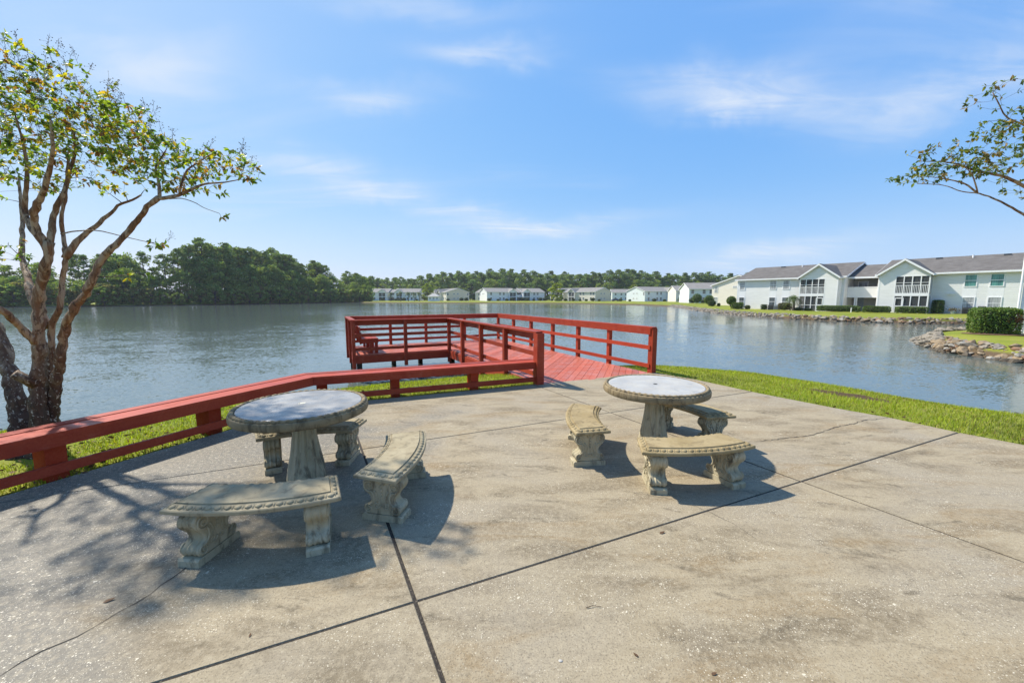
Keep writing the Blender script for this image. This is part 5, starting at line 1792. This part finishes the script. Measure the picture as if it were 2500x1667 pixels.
# ------------------------------------------------------------------ near crape myrtles
LIMBS = {
'trunk1': ([(-5.50, 4.24, -0.12), (-5.57, 4.28, 0.10), (-5.592, 4.3, 0.238), (-5.669, 4.35, 0.476), (-5.773, 4.4, 0.817), (-5.937, 4.5, 1.152), (-6.137, 4.6, 1.497), (-6.358, 4.7, 1.865), (-6.563, 4.8, 2.356), (-6.7, 4.85, 2.9)], 0.100, 0.042),
'trunk2': ([(-5.34, 4.24, -0.12), (-5.33, 4.25, 0.10), (-5.317, 4.25, 0.255), (-5.3, 4.25, 0.575), (-5.276, 4.25, 0.848), (-5.219, 4.25, 1.118), (-5.165, 4.22, 1.347), (-5.103, 4.2, 1.622), (-5.09, 4.2, 1.70), (-4.933, 4.15, 1.967), (-4.788, 4.1, 2.204), (-4.758, 4.1, 2.318)], 0.090, 0.048),
't2a': ([(-4.801, 4.1, 2.252), (-4.837, 4.08, 2.381), (-4.833, 4.05, 2.479), (-4.727, 4.0, 2.652), (-4.566, 3.95, 2.81), (-4.447, 3.9, 2.953), (-4.276, 3.8, 3.116), (-4.2, 3.75, 3.35)], 0.050, 0.014),
't2b': ([(-4.765, 4.1, 2.299), (-4.782, 4.15, 2.469), (-4.804, 4.2, 2.602), (-4.751, 4.2, 2.707), (-4.707, 4.25, 2.881), (-4.689, 4.3, 3.077), (-4.605, 4.3, 3.267), (-4.49, 4.2, 3.443)], 0.042, 0.012),
't2c': ([(-4.82, 4.1, 2.32), (-4.88, 4.1, 2.385), (-5.019, 4.15, 2.526), (-5.097, 4.2, 2.65), (-5.061, 4.2, 2.84), (-5.023, 4.2, 3.009), (-5.016, 4.2, 3.259), (-5.0, 4.15, 3.55)], 0.042, 0.010),
'stump': ([(-5.27, 4.22, 0.80), (-5.30, 4.15, 0.88), (-5.325, 4.11, 0.925)], 0.060, 0.048),
't2left': ([(-5.185, 4.2, 1.258), (-5.176, 4.15, 1.354), (-5.15, 4.05, 1.464), (-5.094, 3.9, 1.619), (-5.145, 3.8, 1.739), (-5.208, 3.75, 2.0), (-5.3, 3.7, 2.5)], 0.048, 0.016),
'trunk3': ([(-5.42, 4.4, -0.10), (-5.414, 4.4, 0.246), (-5.355, 4.42, 0.812), (-5.304, 4.45, 1.2), (-5.255, 4.45, 1.464), (-5.16, 4.45, 1.628), (-5.15, 4.46, 1.70), (-5.147, 4.5, 1.932), (-5.08, 4.5, 2.196), (-5.127, 4.55, 2.36), (-5.185, 4.6, 2.483), (-5.182, 4.6, 2.631), (-5.167, 4.65, 2.851), (-5.186, 4.7, 3.022), (-5.197, 4.75, 3.247), (-5.2, 4.8, 3.5)], 0.056, 0.014),
't3side': ([(-5.085, 4.5, 2.19), (-5.01, 4.55, 2.349), (-4.955, 4.6, 2.451), (-4.866, 4.65, 2.555), (-4.737, 4.75, 2.757), (-4.676, 4.8, 2.854), (-4.584, 4.85, 2.91), (-4.509, 4.9, 2.988)], 0.048, 0.012),
'trunk4': ([(-5.31, 4.35, -0.10), (-5.301, 4.35, 0.234), (-5.23, 4.35, 0.617), (-5.056, 4.3, 1.029), (-4.896, 4.25, 1.411), (-4.75, 4.2, 1.583), (-4.672, 4.2, 1.68), (-4.581, 4.2, 1.77), (-4.439, 4.15, 1.918), (-4.281, 4.15, 2.161), (-4.068, 4.1, 2.299), (-3.85, 4.1, 2.516), (-3.642, 4.05, 2.682), (-3.55, 4.05, 2.746)], 0.070, 0.028),
't4a': ([(-3.566, 4.05, 2.741), (-3.448, 4.05, 2.745), (-3.343, 4.05, 2.772), (-3.22, 4.05, 2.825), (-3.036, 4.0, 2.864), (-2.84, 4.0, 2.879), (-2.683, 4.0, 2.908)], 0.026, 0.005),
't4b': ([(-3.343, 4.05, 2.772), (-3.273, 4.0, 2.856), (-3.219, 4.0, 2.968), (-3.016, 3.95, 3.069), (-2.82, 3.9, 3.139)], 0.016, 0.005),
't4c': ([(-3.542, 4.05, 2.749), (-3.579, 4.1, 2.899), (-3.639, 4.15, 3.067), (-3.607, 4.2, 3.191), (-3.551, 4.2, 3.268)], 0.022, 0.006),
't4d': ([(-3.449, 4.05, 2.734), (-3.243, 4.0, 2.718), (-3.168, 4.0, 2.691), (-3.018, 3.95, 2.62), (-2.883, 3.95, 2.571)], 0.007, 0.003),
'twig': ([(-5.202, 4.6, 2.478), (-4.785, 4.4, 2.477), (-4.473, 4.3, 2.465), (-4.108, 4.2, 2.39), (-3.68, 4.1, 2.299)], 0.010, 0.004),
'trunk0': ([(-5.30, 4.42, 1.42), (-5.516, 4.5, 1.75), (-5.783, 4.7, 1.996), (-5.998, 4.85, 2.197), (-6.152, 5.0, 2.478), (-6.239, 5.1, 2.703), (-6.349, 5.2, 2.982), (-6.454, 5.3, 3.303)], 0.055, 0.016),
}
EL = [(-4.77, 4.3, 3.40, 0.88, 0.85, 0.58, 360), (-4.92, 4.2, 3.92, 0.55, 0.55, 0.38, 150), (-4.05, 4.2, 3.36, 0.46, 0.55, 0.34, 150), (-3.88, 4.1, 3.62, 0.22, 0.35, 0.18, 26),
      (-3.42, 4.15, 3.13, 0.46, 0.45, 0.22, 80), (-2.74, 4.0, 3.04, 0.28, 0.3, 0.15, 32), (-3.36, 4.2, 2.92, 0.38, 0.3, 0.12, 34), (-6.16, 4.4, 3.48, 1.0, 0.95, 0.75, 170), (-5.85, 4.6, 2.25, 0.24, 0.25, 0.25, 14),
      (-6.3, 4.9, 4.1, 0.5, 0.5, 0.30, 25), (-4.0, 4.15, 1.93, 0.22, 0.15, 0.10, 4), (-3.66, 4.1, 2.30, 0.10, 0.08, 0.07, 6), (-5.15, 3.8, 1.72, 0.16, 0.15, 0.14, 6), (-2.87, 3.95, 2.56, 0.07, 0.05, 0.05, 3)]
RL = {
'trunk': ([(7.35, 4.35, -0.1), (7.32, 4.36, 0.5), (7.2, 4.38, 1.2), (6.95, 4.4, 1.75), (6.5, 4.4, 2.15), (6.059, 4.4, 2.412), (5.62, 4.4, 2.648), (5.311, 4.4, 2.803), (5.072, 4.4, 2.88), (4.934, 4.4, 2.891), (4.667, 4.35, 2.943), (4.311, 4.3, 2.951)], 0.12, 0.004),
'b1b': ([(5.072, 4.4, 2.88), (4.979, 4.45, 2.993), (4.854, 4.5, 3.051), (4.583, 4.5, 3.085)], 0.012, 0.004),
'b2': ([(6.95, 4.4, 1.75), (6.6, 4.45, 2.35), (6.146, 4.5, 2.747), (5.764, 4.55, 2.998), (5.575, 4.6, 3.114), (5.328, 4.65, 3.187), (5.017, 4.65, 3.278), (4.707, 4.7, 3.312)], 0.055, 0.005),
'b3': ([(7.2, 4.4, 1.3), (6.95, 4.5, 2.3), (6.6, 4.55, 3.0), (6.192, 4.6, 3.341), (5.731, 4.6, 3.665), (5.519, 4.6, 3.753), (5.39, 4.6, 3.929), (5.333, 4.6, 4.005)], 0.06, 0.005),
'b4': ([(5.079, 4.4, 2.88), (4.947, 4.35, 3.04), (4.787, 4.3, 3.132)], 0.010, 0.004),
'b5': ([(7.3, 4.36, 0.8), (7.6, 4.3, 1.8), (7.9, 4.2, 2.8), (8.0, 4.1, 3.6)], 0.07, 0.015),
}
ER = [(4.99, 4.5, 3.21, 0.50, 0.45, 0.17, 75), (5.33, 4.5, 3.34, 0.48, 0.55, 0.28, 110), (4.42, 4.4, 3.06, 0.32, 0.25, 0.10, 26), (5.36, 4.6, 3.98, 0.20, 0.25, 0.13, 20), (5.60, 4.6, 3.70, 0.30, 0.35, 0.20, 34),
      (6.31, 4.5, 3.43, 0.85, 0.85, 0.62, 190), (4.62, 4.6, 3.37, 0.26, 0.18, 0.08, 14), (7.7, 4.3, 3.6, 0.9, 0.9, 0.6, 120)]

def smooth_path(pts, step=0.05):
    P = np.array(pts, float)
    d = np.r_[0, np.cumsum(np.linalg.norm(np.diff(P, axis=0), axis=1))]
    m = np.gradient(P, d, axis=0)
    n = max(3, int(d[-1] / step))
    t = np.linspace(0, d[-1], n)
    k = np.clip(np.searchsorted(d, t, 'right') - 1, 0, len(d) - 2)
    h = (d[k + 1] - d[k])[:, None]
    u = ((t - d[k])[:, None]) / h
    return ((2 * u ** 3 - 3 * u ** 2 + 1) * P[k] + (u ** 3 - 2 * u ** 2 + u) * h * m[k] + (-2 * u ** 3 + 3 * u ** 2) * P[k + 1] + (u ** 3 - u ** 2) * h * m[k + 1]), t / d[-1]

def myrtle(name, label, base, limbs, ells, seed, palette, leaf_len, per_leaf, flare=True, seeds=True):
    rg = np.random.default_rng(seed)
    root = empty(name, base)
    tag(root, label, 'tree')
    b = np.array(base)
    wood, thin = MB(), MB()
    nodes, nrad = [], []
    for key, (pts, r0, r1) in limbs.items():
        P, f = smooth_path(pts, 0.05)
        r = r1 + (r0 - r1) * (1 - f) ** (1.9 if r0 == 0.12 else 1.15)
        r = np.where(P[:, 2] > 1.2, r * 0.80, r * (1 - 0.20 * np.clip(P[:, 2] / 1.2, 0, 1)))
        if flare and P[0][2] < 0:
            r = r * (1 + 0.35 * np.exp(-np.maximum(P[:, 2], 0) / 0.10))
        r = r * (1 + 0.05 * np.sin(P[:, 2] * 23 + r0 * 200) + 0.05 * rg.normal(size=len(r)) * (r > 0.03))
        P2 = P + rg.normal(0, 0.006, size=P.shape) * np.minimum(1, r / 0.05)[:, None]
        V, F = tube_geo(P2 - b, r, 12 if r0 > 0.05 else 7)
        V = np.array(V)
        if r0 > 0.05:
            # flutes and knots, so that the stems are not round pipes
            ns = 12
            k = np.arange(len(P2) * ns) % ns
            i = np.arange(len(P2) * ns) // ns
            amp = 1 + 0.13 * np.sin(k * 2 * pi / ns * 3 + i * 0.12 + r0 * 90) + 0.06 * rg.normal(size=len(k))
            cen = np.repeat(P2 - b, ns, axis=0)
            V[:len(k)] = cen + (V[:len(k)] - cen) * amp[:, None]
        wood.add(V, F)
        use = r < 0.07
        for p, q in zip(P[use], r[use]):
            if p[2] > 1.5:
                nodes.append(p)
                nrad.append(q)
    T, wts = [], []
    for cx_, cy_, cz_, rx, ry, rz_, n in ells:
        d = rg.normal(size=(n, 3))
        d /= np.linalg.norm(d, axis=1)[:, None]
        d *= rg.uniform(0, 1, size=(n, 1)) ** 0.40
        T.append(np.array([cx_, cy_, cz_]) + d * np.array([rx, ry, rz_]))
    T = np.concatenate(T)
    N = [np.array(p) for p in nodes]
    NA = np.array(N)
    R = list(nrad)
    d0 = np.array([np.min(np.linalg.norm(NA - t, axis=1)) for t in T])
    LV, LD, LS, LC = [], [], [], []
    SV = []
    for ti in np.argsort(d0):
        t = T[ti]
        dv = NA - t
        dist = np.linalg.norm(dv, axis=1) + 0.9 * np.maximum(0, dv[:, 2] + 0.02)
        j = int(np.argmin(dist))
        p = NA[j]
        L = np.linalg.norm(t - p)
        if L > 0.9:
            continue
        mid = (p + t) / 2 + rg.normal(0, 0.10 * L, 3) + np.array([0, 0, 0.05 * L])
        q = np.linspace(0, 1, 5)[:, None]
        path = (1 - q) ** 2 * p + 2 * q * (1 - q) * mid + q ** 2 * t
        rs = min(R[j] * 0.7, 0.0035 + 0.012 * L)
        rad = np.linspace(rs, 0.0016, 5)
        V, F = tube_geo(path - b, rad, 4, False)
        thin.add(V, F)
        NA = np.concatenate([NA, path[1:]])
        R += list(rad[1:])
        tw = (path[-1] - path[-3])
        tw /= np.linalg.norm(tw) + 1e-9
        colb = palette[rg.choice(len(palette), p=None)]
        outer = rg.random()
        nl = rg.poisson(per_leaf)
        for i in range(nl):
            f = rg.uniform(0.35, 1.12)
            c = path[-1] * f + path[-2] * (1 - f) if f > 0.75 else path[-3] + (path[-1] - path[-3]) * f
            sd = np.cross(tw, rg.normal(size=3))
            sd /= np.linalg.norm(sd) + 1e-9
            d = tw * 0.5 + sd * 0.9 + np.array([0, 0, -0.35])
            d /= np.linalg.norm(d)
            ln = leaf_len * rg.uniform(0.6, 1.3)
            LV.append(c)
            LD.append(d)
            LS.append(ln)
            cb = colb if rg.random() < 0.75 else palette[rg.choice(len(palette))]
            LC.append(np.array(cb) * rg.uniform(1.1, 2.2))
        if seeds and rg.random() < (0.40 if t[2] > 3.45 else 0.16):
            up = np.array([tw[0] * 0.5 + 0.25, tw[1] * 0.3, 0.8])
            up /= np.linalg.norm(up)
            ln_ = rg.uniform(0.09, 0.17)
            V, F = tube_geo(np.array([path[-1], path[-1] + up * ln_ * 0.55 + rg.normal(0, 0.006, 3), path[-1] + up * ln_]) - b, [0.0014, 0.0012, 0.0009], 3, False)
            thin.add(V, F)
            for i in range(rg.integers(8, 18)):
                f_ = rg.uniform(0.25, 1.0)
                at_ = path[-1] + up * ln_ * f_
                o = rg.normal(0, 0.026 * (1.15 - 0.6 * f_), 3)
                V, F = tube_geo(np.array([at_, at_ + o]) - b, [0.0009, 0.0007], 3, False)
                thin.add(V, F)
                SV.append(at_ + o)
    wood.build('trunk', M['bark_myrtle'], root, True)
    thin.build('branches', M['twig'], root, True)
    # leaves: folded ovals of four triangles
    LV, LD, LS, LC = map(np.array, (LV, LD, LS, LC))
    n = len(LV)
    up = rg.normal(0, 0.5, size=(n, 3)) + np.array([0, 0, 1.0])
    s = np.cross(LD, up)
    s /= np.linalg.norm(s, axis=1)[:, None] + 1e-9
    nn = np.cross(s, LD)
    L = LS[:, None]
    w = L * rg.uniform(0.40, 0.56, size=(n, 1))
    droop = nn * L * -rg.uniform(0.02, 0.20, size=(n, 1))
    V = np.empty((n, 6, 3), np.float32)
    V[:, 0] = LV
    V[:, 1] = LV + LD * L * 0.38 + s * w * 0.5 + nn * w * 0.12
    V[:, 2] = LV + LD * L * 0.72 + s * w * 0.38 + nn * w * 0.08 + droop * 0.5
    V[:, 3] = LV + LD * L + droop
    V[:, 4] = LV + LD * L * 0.72 - s * w * 0.38 + nn * w * 0.08 + droop * 0.5
    V[:, 5] = LV + LD * L * 0.38 - s * w * 0.5 + nn * w * 0.12
    V = V.reshape(-1, 3) - b
    base_i = np.arange(n)[:, None] * 6
    F = np.concatenate([base_i + np.array([[0, 1, 2, 3]]), base_i + np.array([[0, 3, 4, 5]])])
    link('crown', mesh('crown', V, F, M['leaf'], False, np.repeat(LC, 6, axis=0)), root)
    if seeds and SV:
        SV = np.array(SV) - b
        OV0, OF0 = octa(0)
        m = len(SV)
        V = (SV[:, None, :] + OV0[None] * rg.uniform(0.0035, 0.0065, size=(m, 1, 1))).reshape(-1, 3)
        F = (np.arange(m)[:, None, None] * 6 + np.array(OF0)[None]).reshape(-1, 3)
        link('seed_heads', mesh('seed_heads', V, F, M['seed']), root)

PAL = [(0.13, 0.19, 0.025), (0.17, 0.22, 0.025), (0.24, 0.25, 0.022), (0.33, 0.27, 0.025), (0.085, 0.13, 0.026), (0.07, 0.115, 0.03), (0.26, 0.17, 0.025), (0.20, 0.095, 0.03), (0.15, 0.19, 0.028), (0.10, 0.15, 0.034)]
myrtle('crape_myrtle', 'multi stemmed crape myrtle with peeling bark behind the low red fence', (-5.40, 4.30, -0.05), LIMBS, [(*e[:6], int(e[6] * 1.2)) for e in EL], 31, PAL, 0.049, 7.4)
PAL2 = [(0.055, 0.085, 0.026), (0.07, 0.10, 0.026), (0.09, 0.115, 0.025), (0.14, 0.13, 0.025), (0.05, 0.075, 0.026), (0.15, 0.10, 0.03)]
myrtle('crape_myrtle', 'thin leaved tree reaching its branches in from the right edge', (7.35, 4.35, -0.05), RL, ER, 57, PAL2, 0.043, 6.5, seeds=False)

# ------------------------------------------------------------------ grass, litter
def deck_mask(x, y):
    lx = (x - DO[0]) * DN[0] + (y - DO[1]) * DN[1]
    ly = (x - DO[0]) * DE[0] + (y - DO[1]) * DE[1]
    return (lx > -0.02) & (lx < 2.9) & (ly > -0.4) & (ly < 9)

def scatter(n, box, rg):
    x = rg.uniform(box[0], box[1], n)
    y = rg.uniform(box[2], box[3], n)
    sd = pdist(x, y, LAKE)
    ok = ~inpoly(x, y, LAKE) & (sd > 0.22) & ~deck_mask(x, y)
    edge = pdist(x, y, PATIO)
    inp = inpoly(x, y, PATIO)
    ok &= ~(inp & (edge > 0.012 + 0.03 * np.maximum(0, np.sin(x * 7 + 2 * np.sin(y * 5)))))
    return x[ok], y[ok], sd[ok], edge[ok]

def build_grass():
    rg = np.random.default_rng(3)
    X, Y = [], []
    for box, dens in (((-10.5, 1.2, 2.2, 11.3), 1900), ((2.8, 10.0, 3.0, 12.0), 1900)):
        n = int((box[1] - box[0]) * (box[3] - box[2]) * dens)
        x, y, sd, ed = scatter(n, box, rg)
        far = np.hypot(x, y)
        # keep the strip the camera can see and a little more
        keep = ed < 4.2
        bx, by = x - 6.15, y - 6.98
        ca, sa = cos(radians(-53)), sin(radians(-53))
        e = np.hypot((bx * ca + by * sa) / 0.60, (-bx * sa + by * ca) / 0.20)
        keep &= (e > 1.0 + rg.normal(0, 0.18, len(x))) | (rg.random(len(x)) < 0.08)
        keep &= np.hypot(x + 5.4, y - 4.28) > 0.28 + rg.normal(0, 0.06, len(x))
        X.append(x[keep])
        Y.append(y[keep])
    x, y = np.concatenate(X), np.concatenate(Y)
    n = len(x)
    z = ground_z(x, y) - 0.005
    pat = np.sin(x * 2.1 + 1.3 * np.sin(y * 1.7)) * np.sin(y * 2.6 + 0.9 * np.sin(x * 3.1))
    h = rg.uniform(0.028, 0.062, n) * (1 + 0.25 * pat)
    shore = pdist(x, y, LAKE)
    h *= np.where((shore < 0.7) & (rg.random(n) < 0.25), rg.uniform(1.3, 2.6, n), 1.0)
    a = rg.uniform(0, 2 * pi, n)
    lean = rg.uniform(0.15, 0.9, n)
    w = rg.uniform(0.0035, 0.0065, n)
    V = np.empty((n, 3, 3), np.float32)
    V[:, 0] = np.c_[x - np.sin(a) * w, y + np.cos(a) * w, z]
    V[:, 1] = np.c_[x + np.sin(a) * w, y - np.cos(a) * w, z]
    V[:, 2] = np.c_[x + np.cos(a) * h * lean, y + np.sin(a) * h * lean, z + h]
    col = np.array([0.30, 0.36, 0.026])[None] * rg.uniform(0.65, 1.3, size=(n, 1)) * (1 + 0.18 * pat[:, None])
    yel = rg.random(n) < 0.22
    col[yel] = np.array([0.39, 0.35, 0.05]) * rg.uniform(0.7, 1.2, size=(yel.sum(), 1))
    patch2 = np.sin(x * 0.9 + 2.2 * np.sin(y * 0.8)) * np.sin(y * 1.3 + 1.7 * np.sin(x * 0.7))
    dull = patch2 + rg.normal(0, 0.35, n) > 0.55
    col[dull] = np.array([0.22, 0.25, 0.045]) * rg.uniform(0.6, 1.15, size=(dull.sum(), 1))
    br = rg.random(n) < 0.05 + 0.16 * (patch2 < -0.45)
    col[br] = np.array([0.19, 0.13, 0.06]) * rg.uniform(0.6, 1.2, size=(br.sum(), 1))
    F = np.arange(n * 3).reshape(n, 3)
    o = link('lawn_grass', mesh('lawn_grass', V.reshape(-1, 3), F, M['grass'], False, np.repeat(col, 3, axis=0)))
    tag(o, 'short bright green grass on the near banks', 'grass', kind='stuff')
build_grass()

def leaf_litter():
    rg = np.random.default_rng(8)
    x, y, sd, ed = scatter(5200, (-10, 1, 2.2, 10.5), rg)
    k = (rg.random(len(x)) < np.exp(-np.hypot(x + 4.6, y - 4.6) / 1.6) * 1.0) | ((ed < 0.12) & (rg.random(len(x)) < 0.55))
    x2, y2, sd2, ed2 = scatter(3800, (3, 9, 3, 11), rg)
    k2 = ((ed2 < 0.10) & (rg.random(len(x2)) < 0.35)) | (np.hypot(x2 - 5.75, y2 - 5.75) < 0.35) & (rg.random(len(x2)) < 0.6) | (rg.random(len(x2)) < 0.015)
    x, y = np.r_[x[k], x2[k2]], np.r_[y[k], y2[k2]]
    z = ground_z(x, y) + rg.uniform(0.02, 0.05, len(x))
    n = len(x)
    P = np.c_[x, y, z]
    d = rg.normal(size=(n, 3))
    d[:, 2] *= 0.3
    V, F, cc = cards(P, 0.055 * rg.uniform(0.6, 1.3, n), np.zeros((n, 3)), rg, 0.55, 0.7, d)
    o = link('leaf_litter', mesh('leaf_litter', V, F, M['deadleaf']))
    tag(o, 'dead brown leaves lying in the grass beside the patio', 'leaf litter', kind='stuff')
leaf_litter()

def fallen_leaf(x, y, a, s, label):
    V = [(0, 0, 0.004), (0.25, 0.22, 0.012), (0.7, 0.17, 0.02), (1.0, 0, 0.03), (0.7, -0.17, 0.012), (0.25, -0.22, 0.006)]
    c, sn = cos(a), sin(a)
    o = MB().add([((p[0] * c - p[1] * sn) * s, (p[0] * sn + p[1] * c) * s, 0.004 + p[2] * s * 5) for p in V], [(0, 1, 2, 3), (0, 3, 4, 5)]).build('fallen_leaf', M['deadleaf'])
    o.location = (x, y, 0)
    tag(o, label, 'leaf')
fallen_leaf(-2.36, 2.06, 0.6, 0.055, 'curled dark leaf lying on the patio at the lower left')
fallen_leaf(-1.36, 1.83, 1.9, 0.025, 'tiny dark leaf fragment on the patio below the front left bench')
fallen_leaf(0.62, 1.72, 2.4, 0.03, 'thin dark leaf curl on the patio near the bottom centre')
fallen_leaf(0.93, 1.63, 0.2, 0.03, 'dark twig like leaf on the patio at the bottom edge')
fallen_leaf(1.10, 2.72, 0.4, 0.05, 'thin brown pine needle scrap on the patio right of centre')
tw = MB().tube([(0, 0, 0.006), (0.04, 0.012, 0.010), (0.085, 0.008, 0.006)], [0.0025, 0.002, 0.0015], 5).build('fallen_twig', M['twig'])
tw.location = (0.42, 2.02, 0)
tag(tw, 'short dark twig lying on the open patio', 'twig')
pb = MB()
ellipsoid(pb, (0, 0, 0.003), (0.011, 0.008, 0.003))
po = pb.build('shell_pebble', M['marble_white'])
po.location = (0.235, 1.70, 0)
tag(po, 'single white shell pebble on the patio near the bottom centre', 'pebble')

# ------------------------------------------------------------------ summer haze over the lake
hm, hnt, hout = newmat('haze')
pv = hnt.nodes.new('ShaderNodeVolumePrincipled')
pv.inputs['Color'].default_value = (0.86, 0.92, 1.0, 1)
pv.inputs['Density'].default_value = 0.00020
pv.inputs['Anisotropy'].default_value = 0.2
hnt.links.new(pv.outputs[0], hout.inputs['Volume'])
tag(MB().box(-1650, 1650, -1650, 1850, -3.6, 29.0).build('haze', hm), 'thin pale summer haze over the lake', 'haze', kind='stuff')
